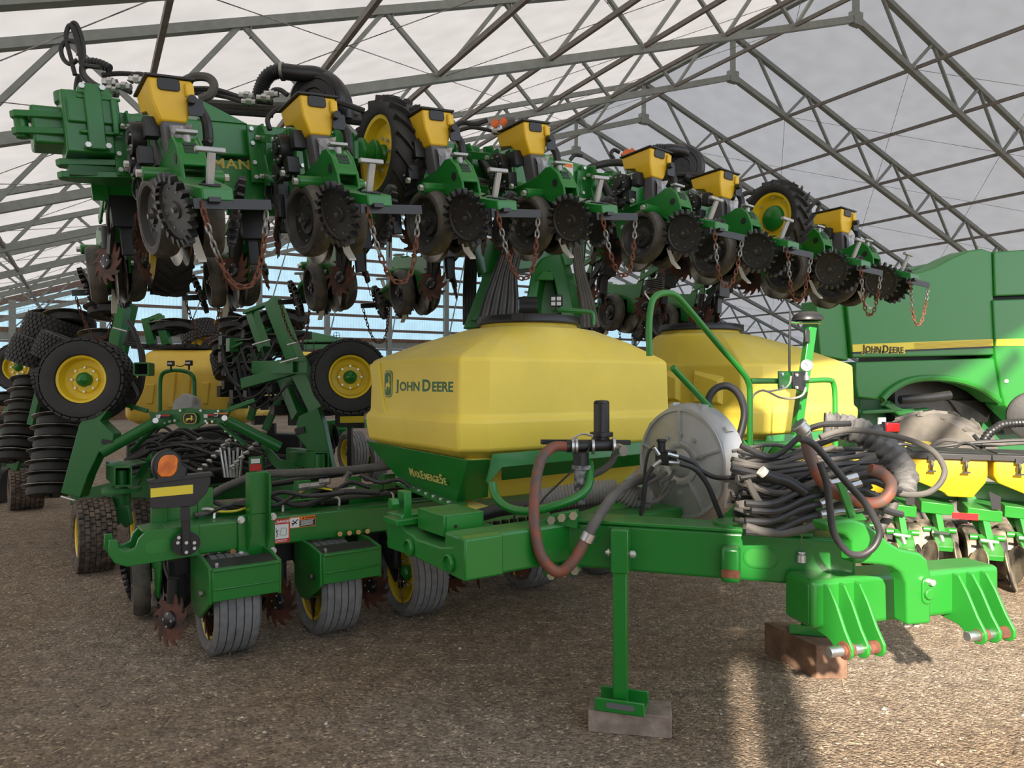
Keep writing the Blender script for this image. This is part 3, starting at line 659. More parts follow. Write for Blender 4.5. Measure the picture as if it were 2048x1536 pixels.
# clamp post
q = MB(); boxuv(q, .10, .32, -.022, -.004, .545, .80); boxuv(q,.145,.275,-.026,-.006,.80,1.055); pp = B(q, 'post_plate', GREEN, bev=.004)
q = MB()
for u in (.152, .268): q.add([W(u-.006,-.02,.585),W(u-.006,-.02,1.05),W(u-.006,-.09,1.05),W(u-.006,-.09,.70),W(u+.006,-.02,.585),W(u+.006,-.02,1.05),W(u+.006,-.09,1.05),W(u+.006,-.09,.70)], [(0,1,2,3),(7,6,5,4),(0,3,7,4),(3,2,6,7),(2,1,5,6),(1,0,4,5)])
q.build('post_flange', GREEN, pp)
q = MB()
for u, z in ((.115,.775),(.305,.775),(.115,.565),(.305,.565)): q.cyl(W(u,-.022,z), W(u,-.03,z), .022, 14); q.cyl(W(u,-.03,z), W(u,-.052,z), .016, 6)
q.build('bolt', ZINC, pp)
# decals on the toolbar
def decal(px0, py0, px1, py1, v, name, parts, extra=None, off=.002):
    pass
def sticker(c, w_, h_, xd, yd, header, parent, lines=4, picto=True, head='DANGER'):
    n = xd.cross(yd); M = basis(c, xd, yd, n)
    q = MB(); q.prism(rrect(w_, h_, .006), 0, .0012, M, 1)
    st = B(q, 'safety_decal', [WHITED, header, BLKD], parent=None)
    q = MB(); q.box((0, h_*.36, .0016), (w_*.93, h_*.20, .0008), M, 0); q.box((0,-h_*.08,.0016),(w_*.90,h_*.62,.0008),M,1)
    q.prism([(-.012+w_*-.25,h_*.29),(.012+w_*-.25,h_*.29),(w_*-.25,h_*.29+.020)], .0020, .0026, M, 2)
    return st
def danger(c, w_, h_, xd, yd):
    n = xd.cross(yd); M = basis(c, xd, yd, n)
    q = MB(); q.prism(rrect(w_, h_, .006), 0, .0012, M, 0); q.box((0,-h_*.02,.0015),(w_*.86,h_*.60,.0008),M,1)
    q.prism([(-w_*.40,h_*.33),(-w_*.26,h_*.33),(-w_*.33,h_*.44)], .0012,.0022,M,1)
    # falling figure and machine outline
    for a, b_ in (((-.25,.05),(-.18,-.10)),((-.18,-.10),(-.22,-.22)),((-.22,.0),(-.12,.04)),((-.25,.08),(-.24,.13))): q.bar(M @ V((a[0]*w_,a[1]*h_,.0022)), M @ V((b_[0]*w_,b_[1]*h_,.0022)), .005, .001, n, m=2)
    for a, b_ in (((-.05,-.15),(.05,.12)),((.05,.12),(.30,.10)),((.30,.10),(.30,-.18)),((.10,-.18),(.30,-.18)),((-.05,-.15),(.1,-.18))): q.bar(M @ V((a[0]*w_,a[1]*h_,.0022)), M @ V((b_[0]*w_,b_[1]*h_,.0022)), .002, .001, n, m=2)
    for k in (0,1): q.box((0,-h_*(.38+.055*k),.0015),(w_*.7,.003,.0006),M,1)
    s = B(q, 'danger_decal', [REDD, WHITED, BLKD], smooth=False)
    t = text([('DANGER', w_*.19)], M @ Matrix.Translation((-w_*.22, h_*.34, .0018)), WHITED, PL, 'decal_lettering', .0004, .03); t.matrix_local = PI_.copy()
def warning(c, w_, h_, xd, yd):
    n = xd.cross(yd); M = basis(c, xd, yd, n)
    q = MB(); q.prism(rrect(w_, h_, .005), 0, .0012, M, 0); q.box((-w_*.30,-h_*.02,.0015),(w_*.34,h_*.86,.0008),M,1); q.box((w_*.18,-h_*.14,.0015),(w_*.60,h_*.60,.0008),M,2)
    for a, b_ in (((-.40,-.25),(-.25,.10)),((-.25,.10),(-.18,.25)),((-.38,.20),(-.22,-.15)),((-.42,-.05),(-.30,-.10))): q.bar(M @ V((a[0]*w_,a[1]*h_,.0022)), M @ V((b_[0]*w_,b_[1]*h_,.0022)), .006, .001, n, m=2)
    for k in range(5): q.box((w_*.16,h_*(.08-.10*k),.0022),(w_*(.5-.06*(k%2)),.003,.0005),M,1)
    q.prism([(-w_*.02,h_*.24),(w_*.06,h_*.24),(w_*.02,h_*.42)], .0012,.0022,M,2)
    s = B(q, 'warning_decal', [ORD, WHITED, BLKD], smooth=False)
    t = text([('WARNING', w_*.085)], M @ Matrix.Translation((w_*.09, h_*.25, .0018)), BLKD, PL, 'decal_lettering', .0004, .03); t.matrix_local = PI_.copy()
danger(Wv(561,1062,-.002)+VT*-.002, .115, .15, UT, Z); warning(Wv(605,1043,-.002)+VT*-.002, .17, .07, UT, Z)
q = MB()
for px, py in ((462,1103),(460,1103)): q.cyl(Wv(466,1103,-.004), Wv(466,1103,-.02), .018, 6)
for px in (680,699,717,735): q.cyl(Wv(px,1068-(px-680)*.1,-.01), Wv(px,1068-(px-680)*.1,-.035), .017, 6)
B(q, 'brass_bolt', mat('brass_bolt',(.35,.20,.07),.45,.7))
# wheels of the lower bar
def wheel(c, ax, R, wd, rim, tread, rubber, parent, name='wheel', rimmat=None, hubmat=None, lugs=0, lugdir=1, hubr=.05, loc=True, bolts=8):
    """wheel with axis ax; returns the tyre with rim as child"""
    T = frm(c, ax); rimmat = rimmat or YELP; h = wd/2
    q = MB()
    if tread == 'rib':
        pr = [(rim,-h*.72),(rim+.015,-h*.86),(R*.86,-h*1.02),(R-.03,-h*.98),(R-.006,-h*.86)]
        for k in range(5):
            z0 = -h*.86+k*h*.344; pr += [(R,z0+.012*h),(R+.002,z0+h*.16),(R,z0+h*.30),(R-.012,z0+h*.315),(R-.012,z0+h*.335)]
        pr += [(R-.006,h*.86),(R-.03,h*.98),(R*.86,h*1.02),(rim+.015,h*.86),(rim,h*.72)]
    else:
        pr = [(rim,-h*.70),(rim+.02,-h*.92),((R+rim)/2,-h*1.03),(R*.93,-h*.98),(R*.985,-h*.72),(R,-h*.3),(R,h*.3),(R*.985,h*.72),(R*.93,h*.98),((R+rim)/2,h*1.03),(rim+.02,h*.92),(rim,h*.70)]
    q.lathe(pr, T, 48, 0, True)
    tyre = q.build('tyre' if name == 'wheel' else name, rubber, parent)
    if tread == 'chevron':
        q = MB(); n = lugs or 20
        for i in range(n):
            for sd in (-1, 1):
                a = 2*PI*(i+(.5 if sd > 0 else 0))/n; pts = []
                K = 5
                for k in range(K):
                    f = k/(K-1); ang = a+lugdir*f*.30; z = sd*h*(.02+.98*f); rr = R*(1 if f < .7 else .975)
                    pts.append((ang, z, rr))
                vv = []
                for ang, z, rr in pts:
                    for dr, da in ((-.02,-.05),(.028,-.028),(.028,.028),(-.02,.05)):
                        vv.append(((rr+dr)*math.cos(ang+da*.6), (rr+dr)*math.sin(ang+da*.6), z))
                ff = [(k*4+j, k*4+(j+1)%4, (k+1)*4+(j+1)%4, (k+1)*4+j) for k in range(K-1) for j in range(4)]+[(0,1,2,3)[::-1], tuple(range((K-1)*4, K*4))]
                q.add(vv, ff, T)
        q.build('tread_lugs', rubber, tyre)
    if tread == 'block':
        q = MB(); n = lugs or 44; rows = 7
        for r_ in range(rows):
            z = -h*.86+r_*(h*1.72/(rows-1)); rr = R*(1 if abs(z) < h*.65 else .965)
            for i in range(n):
                a = 2*PI*(i+.5*(r_ % 2))/n; M = T @ basis((rr*math.cos(a), rr*math.sin(a), z), (math.cos(a), math.sin(a), 0), (-math.sin(a), math.cos(a), 0), (0,0,1))
                q.box((.006,0,0), (.018, 2*PI*R/n*.80, h*1.72/(rows-1)*.84), M)
        q.build('tread_blocks', rubber, tyre, smooth=False)
    q = MB(); q.lathe([(rim*1.04,-h*.86),(rim*1.06,-h*.80),(rim*.97,-h*.74),(rim*.93,-h*.35),(rim*.93,h*.35),(rim*.97,h*.74),(rim*1.06,h*.80),(rim*1.04,h*.86),(rim*.95,h*.80),(rim*.90,h*.45),(rim*.86,h*.30),(rim*.62,h*.22),(rim*.55,h*.34),(hubr*1.1,h*.38),(hubr*1.1,-h*.1),(rim*.62,-h*.05),(rim*.86,h*.10),(rim*.90,-h*.35),(rim*.95,-h*.80)], T, 40, 0, True); rm = q.build('rim', rimmat, tyre)
    q = MB(); q.lathe([(.001,h*.34),(hubr,h*.34),(hubr*1.1,h*.42),(hubr,h*.62),(hubr*.6,h*.80),(.001,h*.86)], T, 20); q.cyl(T @ V((0,0,-h*.6)), T @ V((0,0,h*.3)), hubr*.8, 12); q.build('hub', hubmat or GREEN, tyre)
    q = MB(); q.bolts([T @ V((hubr*1.75*math.cos(2*PI*i/bolts), hubr*1.75*math.sin(2*PI*i/bolts), h*.34)) for i in range(bolts)], T.to_3x3() @ V((0,0,1)), .011, .022); q.build('wheel_nut', ZINC, tyre)
    return tyre
for i in range(3):
    c = W(.04+.625*i, .0, .290); w_ = wheel(c, -UT, .288, .26, .19, 'rib', RUBG, PL, 'ribbed_tyre'); w_.matrix_local = PI_.copy()
for u in (2.35, 3.1):
    w_ = wheel(W(u, .10, .29), -UT, .288, .27, .19, 'rib', RUBG, PL, 'ribbed_tyre'); w_.matrix_local = PI_.copy()
# sipe zigzags are part of the ribs; wheel frames with cross plates
for i, u in enumerate((.05, .68)):
    q = MB(); side = [(-.32,.575),(-.14,.60),(.16,.60),(.14,.30),(.04,.24),(-.08,.24),(-.32,.38)]
    for du in (-.175, .205): q.prism([(x, z) for x, z in side] if du < 0 else [(-.32,.575),(-.14,.60),(.0,.60),(.0,.44),(-.2,.36),(-.32,.38)], -.01, .01, basis(W(u+du,0,0), VT, Z, UT))
    boxuv(q, u-.17, u+.20, -.335, -.31, .392, .565); boxuv(q, u-.17, u+.20, -.345, -.30, .558, .572); boxuv(q,u-.165,u+.195,-.342,-.33,.455,.465)
    wf = B(q, 'wheel_frame', GREEND if False else GREEN, bev=.004)
    q = MB(); q.add([W(u-.165,-.31,.555),W(u+.195,-.31,.555),W(u+.195,-.16,.588),W(u-.165,-.16,.588),W(u-.165,-.305,.545),W(u+.195,-.305,.545),W(u+.195,-.155,.58),W(u-.165,-.155,.58)], [(0,1,2,3),(7,6,5,4),(0,4,5,1),(1,5,6,2),(2,6,7,3),(3,7,4,0)]); q.build('gap_shade_plate', BLACK, wf)  # black plate added to stand in for the shade above the tyre
    q = MB()
    q.bar(W(u-.13,-.25,.585), W(u-.15,-.31,.47), .04, .02, UT); q.cyl(W(u-.195,-.22,.42), W(u-.215,-.22,.42), .020, 6); q.build('scraper_arm', STEELW, wf, .004)
# end marker lamp on black post
q = MB(); q.slab([Wv(363,970,-.10),Wv(380,970,-.10),Wv(381,1108,-.10),Wv(364,1110,-.10)], VT*.025); mk = B(q, 'marker_post', BLKP, bev=.003)
q = MB(); q.prism([(math.cos(a)*.075, math.sin(a)*.068) for a in [2*PI*k/28 for k in range(28)]], 0, .01, basis(Wv(372,1087,-.075), UT, Z, -VT)); q.build('pivot_disc', BLKP, mk)
q = MB(); q.bolts([Wv(372,y,-.105) for y in (1020,1085,1104)]+[Wv(355,1085,-.09),Wv(388,1085,-.09),Wv(357,1075,-.09),Wv(388,1096,-.09)], -VT, .010, .012); q.build('bolt', ZINC, mk)
q = MB(); q.slab([Wv(299,966,-.13),Wv(420,950,-.13),Wv(422,962,-.13),Wv(414,985,-.13),Wv(390,1012,-.13),Wv(305,1018,-.13),Wv(300,1010,-.13)], VT*.012); mp = B(q, 'marker_plate', BLKP, bev=.002)
q = MB(); q.slab([Wv(297,962,-.16),Wv(318,957,-.16),Wv(426,945,-.16),Wv(425,952,-.16),Wv(300,968,-.16)], VT*.08); q.build('top_flange', BLKP, mp, .002)
q = MB(); q.slab([Wv(301,977,-.132),Wv(386,969,-.132),Wv(386,987,-.132),Wv(301,995,-.132)], -VT*.002); q.build('yellow_reflector', DYEL, mp)
q = MB(); q.slab([Wv(362,1015,-.13),Wv(380,1013,-.13),Wv(380,1040,-.13),Wv(362,1042,-.13)], VT*.03); q.build('post_lap', BLKP, mp)
# lamp housing: teardrop
lc = Wv(334,931,-.14); q = MB()
tear = []
for k in range(24):
    a = 2*PI*k/24; r = .088*(1+.0*math.cos(a)); x, z = r*math.cos(a)*.90, r*math.sin(a)
    if math.cos(a) > .2 and math.sin(a) < -.2: x += .03
    if math.sin(a) < -.5: z = -.082
    tear.append((x, z))
ML = basis(lc, UT, Z, -VT); q.prism(tear, -.035, .02, ML); lh = B(q, 'lamp_housing', BLACK, bev=.012, segs=3)
q = MB(); lens = []
for k in range(20):
    a = 2*PI*k/20; lens.append((.062*math.cos(a)*(1.12 if abs(math.sin(a)) < .5 else .92), .060*math.sin(a)))
tl = [( (x*math.cos(.7)-z*math.sin(.7)), (x*math.sin(.7)+z*math.cos(.7)) ) for x, z in lens]
q.prism([(x*.86, z*1.05) for x, z in tl], .018, .030, ML); q.build('amber_lens', AMBER, lh, .008, segs=3)
# ---- front frame and tongue
q = MB(); K0, V0 = .561, -1.87
boxuv(q, K0, 3.3, V0, V0+.18, .745, .93); B(q, 'front_frame_beam', GREEN, bev=.014, segs=3)
q = MB(); pts = [Wu(x, y, .545) for x, y in ((772,1023),(803,1029),(803,1048),(812,1062),(828,1072),(832,1078),(880,1094),(903,1094),(914,1086),(916,1072),(930,1080),(930,1163),(926,1163),(829,1115),(774,1096))]
q.slab(pts, UT*.20); lk = B(q, 'corner_link', GREEN, bev=.008)
q = MB()
for px, py, r in ((820,1095,.042),(900,1126,.040)): q.lathe([(r,0),(r,.012),(r*.82,.018),(r*.78,.004),(.001,.004)], frm(Wu(px, py, .543), -UT), 24)
q.build('boss_ring', GREEN, lk)
q = MB(); boxuv(q, .60, .82, -1.62, -1.36, .885, .985); bx = B(q, 'junction_box', GREEN, bev=.004)
q = MB(); boxuv(q, .612, .808, -1.624, -1.62, .893, .977); q.build('box_cover', GREENB, bx)
q = MB(); q.cyl(W(.66,-1.625,.93), W(.66,-1.63,.93), .008, 10); q.build('cable_notch', BLKD, bx)
q = MB(); boxuv(q, .56, .60, -1.30, -1.22, .90, 1.06); boxuv(q,.5,.64,-1.34,-1.18,.90,.93); q.cyl(W(.54,-1.26,1.0),W(.50,-1.26,1.0),.03,6); B(q, 'mount_lug', GREEN, bev=.004)
# tongue arm
q = MB(); a0 = P(1092,0,3.56); a1 = P(1712,0,3.13); zt, zb = .935, .722; ad = V((a1.x-a0.x, a1.y-a0.y, 0)).normalized(); an = V((-ad.y, ad.x, 0))
a0 = V((a0.x,a0.y,0)); a1 = V((a1.x,a1.y,0)); AL = (a1-a0).length
MA = basis(a0, ad, an, Z)      # local x along arm, y away from camera
q.box((AL/2,.08,(zt+zb)/2), (AL,.16,zt-zb), MA); arm = B(q, 'tongue_arm', GREEN, bev=.016, segs=3)
def armx(px):   # distance along the arm face for a pixel column
    p = ray_plane(px, 1100, a0, an); return (p-a0).dot(ad)
q = MB(); x0, x1 = armx(1443), armx(1481); q.box(((x0+x1)/2,-.03,.80),(x1-x0,.07,.155), MA); st_ = q.build('stop_block', GREEN, arm, .015, segs=3)
q = MB(); q.box(((x0+x1)/2,-.067,.765),((x1-x0)*.95,.003,.035), MA); q.build('rust_patch', RUST, arm)
q = MB(); x0, x1 = armx(1486), armx(1556); q.prism([(x+(x0+x1)/2, z+.83) for x, z in rrect(x1-x0,.095,.046)], 0, .004, basis(a0, ad, Z, -an)); oo = q.build('oval_recess', GREEN, arm, .002)
q = MB(); q.prism([(x+(x0+x1)/2, z+.83) for x, z in rrect(x1-x0-.02,.075,.036)], .003, .005, basis(a0, ad, Z, -an)); q.build('oval_panel', GREENB, arm)
q = MB(); q.box((AL*.45,.085,.944),(AL*.85,.19,.016), MA); q.build('top_plate', GREEN, arm, .004)
q = MB(); q.cyl(MA @ V((armx(1470),.1,.93)), MA @ V((armx(1470),.1,.965)), .10, 24); q.build('pivot_cap', GREEN, arm)
q = MB(); b0 = a1+an*.10-ad*.12; q.bar(b0+Z*.83, P(1640,0,5.6).xy.to_3d()+Z*.83, .20, .15); B(q, 'tongue_arm', GREEN, bev=.014)
# bolted joint plate
q = MB(); jp = [(1086,1040),(1100,1030),(1150,1021),(1155,1030),(1155,1060),(1110,1048),(1105,1062),(1105,1140),(1155,1130),(1158,1146),(1100,1160),(1086,1150)]
pl = [ray_plane(x, y, a0-an*.03, an) for x, y in jp]; q.slab(pl, an*.06); j = B(q, 'joint_plate', GREEN, bev=.005)
q = MB(); q.bolts([ray_plane(x, y, a0-an*.032, an) for x, y in ((1104,1040),(1125,1035),(1148,1031),(1104,1150),(1128,1145),(1151,1140))], -an, .020, .022); q.build('bolt', mat('zinc_yellow_bolt',(.40,.36,.25),.5,.5), j)
q = MB(); q.slab([ray_plane(x, y, a0-an*.012, an) for x, y in ((1100,1048),(1118,1050),(1118,1142),(1100,1146))], an*.03); B(q, 'joint_web', GREEN, bev=.003)
# parking stand at the arm
lx = armx(1245)
q = MB(); q.box((lx,-.045,.83),(.082,.082,.20), MA); B(q, 'stand_sleeve', GREEN, bev=.006)
q = MB(); q.box((lx,-.045,.46),(.064,.064,.70), MA); sl = B(q, 'stand_leg', GREEN, bev=.005)
q = MB(); q.cyl(MA @ V((lx-.07,-.045,.815)), MA @ V((lx+.07,-.045,.815)), .010, 10); q.cyl(MA @ V((lx+.045,-.045,.815)), MA @ V((lx+.065,-.045,.815)), .018, 12); q.cyl(MA @ V((lx-.06,-.045,.815)), MA @ V((lx-.05,-.045,.815)), .018, 12); q.build('stand_pin', ZINC, sl)
q = MB(); q.box((lx+.005,-.045,.112),(.225,.14,.012), MA); q.box((lx+.005,-.115,.140),(.225,.010,.060), MA); q.box((lx+.005,.025,.140),(.225,.010,.06), MA); ft = q.build('foot_plate', GREEN, sl, .006)
q = MB(); q.prism([(x+lx+.01, z+.142) for x, z in rrect(.13,.026,.012)], .121, .1225, basis(a0, ad, Z, -an)); q.build('foot_slot', WHITED if False else DGREY, ft)
# second stand under the right arm
q = MB(); s2 = P(1615,0,4.22); s2 = V((s2.x,s2.y,0)); q.box((0,0,.50),(.07,.07,.62), basis(s2, ad, an, Z)); s2o = B(q, 'stand_leg', GREEN, bev=.005)
q = MB(); q.box((0,0,.188),(.20,.16,.012), basis(s2, ad, an, Z)); q.box((0,-.078,.21),(.20,.008,.05), basis(s2, ad, an, Z)); q.build('foot_plate', GREEN, s2o, .003)
# hitch bar with lugs and pins
hd = V((.964,.265,0)); hf = V((.265,-.964,0)); h0 = V((1.225,3.02,0)); MH = basis(h0, hd, -hf, Z)
q = MB(); q.box((.485,.09,.69),(.97,.18,.20), MH); hb = B(q, 'hitch_bar', GREENB, bev=.022, segs=4)
q = MB(); q.box((-.003,.09,.69),(.008,.15,.165), MH); q.build('end_cap', GREENB, hb, .012, segs=3)
lug = [(-.02,.775),(.03,.772),(.075,.71),(.125,.62),(.165,.565),(.165,.535),(.145,.512),(.115,.507),(.085,.525),(.03,.56),(-.17,.585),(-.17,.60),(-.02,.60)]
for e in (.06,.135,.21,.715,.79,.865):
    q = MB(); q.prism(lug, -.007, .007, basis(h0+hd*e, hf, Z, -hd)); q.build('lug_plate', GREENB, hb, .004)
for e0, e1 in ((-.02,.235),(.655,.885)):
    q = MB(); c0 = h0+hd*e0+hf*.125+Z*.545; c1 = h0+hd*e1+hf*.125+Z*.545; q.cyl(c0, c1, .021, 18); pn = q.build('hitch_pin', STEEL, hb, .003)
    q = MB()
    for k in (.13,.62): a_ = c0.lerp(c1,k+.1); q.cyl(a_, c0.lerp(c1,k+.30), .026, 16)
    q.cyl(c0.lerp(c1,.27), c0.lerp(c1,.30), .036, 18); q.build('rusty_sleeve', RUST, hb)
q = MB(); nk = [(1647,1045),(1705,1038),(1735,1048),(1759,1066),(1778,1084),(1800,1097),(1841,1106),(1856,1119),(1863,1150),(1863,1248),(1816,1251),(1814,1168),(1804,1146),(1785,1134),(1759,1130),(1732,1128),(1708,1128),(1706,1085),(1692,1070),(1654,1062)]
np0 = V((1.62,2.93,0)); q.slab([ray_plane(x, y, np0, -hf) for x, y in nk], -hf*.08)
n_ = B(q, 'swan_neck', GREENB, bev=.012, segs=3)
q = MB(); q.prism([(x*1, z) for x, z in rrect(.050,.105,.024)], 0, .008, basis(ray_plane(1853,1181,np0,-hf), hd, Z, hf)); cl_ = ray_plane(1855,1162,np0,-hf); 
q.cyl(ray_plane(1853,1186,np0,-hf), ray_plane(1853,1186,np0,-hf)+hf*.022, .022, 18); q.build('pivot_boss', GREENB, n_, .003)
q = MB(); q.cyl(cl_, cl_+hf*.03, .013, 6); 
for px in (1833,1852): p_ = ray_plane(px,1250,np0,-hf); q.cyl(p_-hf*.05, p_-hf*.05-Z*.02, .013, 6)
q.build('bolt', ZINC, n_)
# hanging cap on chain
q = MB(); c0 = ray_plane(1603,1055,a0-an*.012,an); c1 = ray_plane(1603,1103,a0-an*.012,an); 
for k in range(14): 
    a_ = c0.lerp(c1,k/14); q.tube([a_, a_.lerp(c1,.055)+ad*(.003 if k%2 else -.003)], .0022, 5, smooth=False)
cp = B(q, 'cap_chain', STEELW); q = MB(); q.lathe([(.001,0),(.016,0),(.018,-.006),(.016,-.012),(.021,-.014),(.022,-.045),(.018,-.048),(.001,-.046)], Matrix.Translation(c1), 20); q.build('dust_cap', STEEL, cp)
# ---------------------------------------------------------------- seed tanks
def tank(u0, v0, lu, lv, second=False):
    FR = basis(W(u0, v0, 0), UT, VT, Z)
    ch = (.15,.10,.12,.12)   # chamfers front-left, front-right, back-right, back-left
    def ring(ins, z, n=5, cs=1.0):
        a, b_, c_, d_ = [c*cs for c in ch]; x0, x1, y0, y1 = ins, lu-ins, ins, lv-ins
        cor = [(x0,y0+a*.55),(x0+a,y0),(x1-b_,y0),(x1,y0+b_),(x1,y1-c_),(x1-c_,y1),(x0+d_,y1),(x0,y1-d_)]
        out = []
        for i in range(8):
            p, q = cor[i], cor[(i+1)%8]
            for k in range(n): out.append((p[0]+(q[0]-p[0])*k/n, p[1]+(q[1]-p[1])*k/n, z))
        return out
    lid = (lu*.51, lv*.43) if not second else (.42, .84); zl = .05 if second else 0
    def circ(r, z): 
        base = ring(0, 0); out = []
        for x, y, _ in base:
            a = math.atan2((y-lid[1])/lv, (x-lid[0])/lu); out.append((lid[0]+r*math.cos(a), lid[1]+r*math.sin(a), z))
        return out
    def mixr(a, b_, f, z): return [(p[0]*(1-f)+q[0]*f, p[1]*(1-f)+q[1]*f, z) for p, q in zip(a, b_)]
    top = ring(.03, 1.745); c_ = circ(.36, 1.96+zl)
    R = [ring(.16,1.10), ring(.10,1.165), ring(.015,1.20+.02), ring(0,1.33), ring(0,1.385), ring(.022,1.41), ring(.03,1.735), mixr(ring(.045,0),c_,.02,1.757), mixr(top,c_,.45,1.862+zl*.5), mixr(top,c_,.86,1.945+zl*.9), circ(.345,1.958+zl), circ(.325,1.962+zl), circ(.32,2.01+zl), circ(.05,2.01+zl)]
    N = len(R[0]); vv = sum(R, []); ff = []
    for k in range(len(R)-1):
        for i in range(N): ff.append((k*N+i, k*N+(i+1)%N, (k+1)*N+(i+1)%N, (k+1)*N+i))
    ff.append(tuple(range(N))[::-1])
    q = MB(); q.add(vv, ff, FR); t = B(q, 'seed_tank', TANKY, bev=.014, segs=3, ang=22)
    q = MB(); FL = FR @ Matrix.Translation((lid[0], lid[1], 2.0+zl))
    q.lathe([(.001,.028),(.30,.028),(.31,.036),(.335,.036),(.345,.020),(.350,-.008),(.345,-.020),(.325,-.020)], FL, 48)
    for i in range(12):
        a = 2*PI*i/12; q.box((.25,0,.034), (.14,.012,.014), FL @ Matrix.Rotation(a,4,'Z'))
    for i in (1,4,7,10):
        q.box((.345,0,.012), (.03,.07,.05), FL @ Matrix.Rotation(2*PI*i/12+.2,4,'Z'))
    q.box((0,0,.045),(.14,.05,.03),FL)
    q.build('tank_lid', BLACK, t, .003)
    # moulded relief on the left side
    q = MB(); xo = .03-.006
    if not second:
        q.slab([Wu(x, y, u0+.034) for x, y in ((745,728),(762,725),(767,768),(774,815),(785,836),(766,838),(757,815),(750,770))], UT*-.024)
    else:
        for y0_, y1_, z0_, z1_ in ((lv*.20,lv*.42,1.42,1.70),(lv*.52,lv*.70,1.44,1.72),(lv*.80,lv*.92,1.44,1.70)):
            q.add([FR @ V(p) for p in ((.034,y0_,z0_),(.034,y1_,z0_),(.034,y1_,z1_),(.034,y0_,z1_-.05),(-.012,y0_+.03,z0_+.03),(-.012,y1_-.03,z0_+.03),(-.012,y1_-.03,z1_-.03),(-.012,y0_+.03,z1_-.09))],
                  [(4,5,6,7),(0,1,5,4),(1,2,6,5),(2,3,7,6),(3,0,4,7)])
    q.build('moulded_rib', TANKY, t, .006 if second else .010)
    # base: green hopper frame with yellow cone
    q = MB(); q.add([(.10,.10,1.17),(lu-.1,.10,1.17),(lu-.1,lv-.1,1.17),(.10,lv-.1,1.17),(.30,.30,.90),(lu-.3,.30,.90),(lu-.3,lv-.4,.90),(.30,lv-.4,.90)], [(0,1,2,3),(7,6,5,4),(0,4,5,1),(1,5,6,2),(2,6,7,3),(3,7,4,0)], FR)
    B(q, 'tank_cone', TANKY, bev=.01)
    q = MB(); pa = [(.035,.03,1.175),(.035,lv-.03,1.195),(.10,lv-.42,.965),(.11,.28,.905)]
    q.slab([FR @ V(p) for p in pa], UT*.012)
    pf = [(.035,.03,1.175),(lu-.03,.03,1.20),(lu-.1,.14,1.10),(.10,.14,1.06)]; 
    q.slab([FR @ V(p) for p in ((.035,.03,1.175),(.16,-.0,1.175),(.28,.20,.93),(.11,.28,.905))], VT*.012)
    q.slab([FR @ V(p) for p in ((.17,-.02,1.205),(lu-.03,-.02,1.225),(lu-.03,-.035,1.15),(.22,-.035,1.13),(.17,.03,1.03),(.15,.02,1.05))], VT*.012)
    q.slab([FR @ V(p) for p in ((.22,-.035,1.13),(lu-.03,-.035,1.15),(lu-.03,.08,1.06),(.30,.08,1.04))], VT*.012)
    tb_ = B(q, 'tank_frame', GREEN, bev=.003)
    q = MB(); q.add([FR @ V(p) for p in ((.02,.22,.895),(.15,.22,.895),(.15,lv-.40,.955),(.02,lv-.40,.955),(.02,.22,.907),(.15,.22,.907),(.15,lv-.40,.967),(.02,lv-.40,.967))], [(0,1,2,3),(7,6,5,4),(0,4,5,1),(2,6,7,3),(3,7,4,0),(1,5,6,2)])
    q.build('base_flange', GREEN, tb_)
    q = MB(); q.bolts([FR @ V((.05,.26+k*.09,.912+.0055*k)) for k in range(8)], Z, .012, .010); q.build('bolt', ZINC, tb_)
    return FR, t
FT1, T1 = tank(.984, -1.178, 1.72, 1.42)
FT2, T2 = tank(3.42, -1.18, 1.52, 1.33, True)
q = MB(); q.slab([FT1 @ V(p) for p in ((.16,.10,.855),(.26,.10,.855),(.26,.8,.88),(.16,.8,.88))], Z*.03)
B(q, 'lower_tray', TANKY, bev=.004)
# lettering on the left face of the front tank (reads towards the camera-side corner)
ML1 = basis(Wu(770,768, .984+.026), -VT, Z, -UT)
e = emblem(basis(Wu(777,768,.984+.025), -VT, Z, -UT), .115, .175, PL, GRND, TANKY); e.matrix_local = PI_.copy()
def jd_text(M, s, m, name, bold=.016, xs=1.0, depth=.001):
    t = text([('J', s*1.0), ('OHN', s*.80), (' ', s*.6), ('D', s*1.0), ('EERE', s*.80)], M, m, PL, name, depth, bold, 1.0, xs); t.matrix_local = PI_.copy(); return t
jd_text(basis(Wu(793,781,.984+.026), -VT, Z, -UT), .098, GRND, 'tank_lettering', .030, 1.50)
vz = V((0,0,1)); 
lean = (UT*-.28+Z*1.0).normalized(); nn = (-VT).cross(lean)
t = text([('M',.074),('AX',.060),('E',.074),('MERGE',.060),('5',.084),('E',.060)], basis(FT1 @ V((.062,.76,1.015)), (-VT-Z*.02).normalized(), lean, nn), mat('pale_yellow_decal',(.60,.52,.14),.5), PL, 'base_lettering', .0015, .008, 1.0, 1.0); t.matrix_local = PI_.copy()

# generic px hose on the planter
HN = [0]
def hose(pts, D, rpx, m=HOSE, name='hose', n=8, ribs=0, sub=5):
    """pts of (px,py) or (px,py,D)"""
    w3 = [P(p[0], p[1], p[2] if len(p) > 2 else D) for p in pts]; q = MB()
    q.tube(w3, rpx/F*D, n, sub, ribs=ribs); return B(q, name, m)
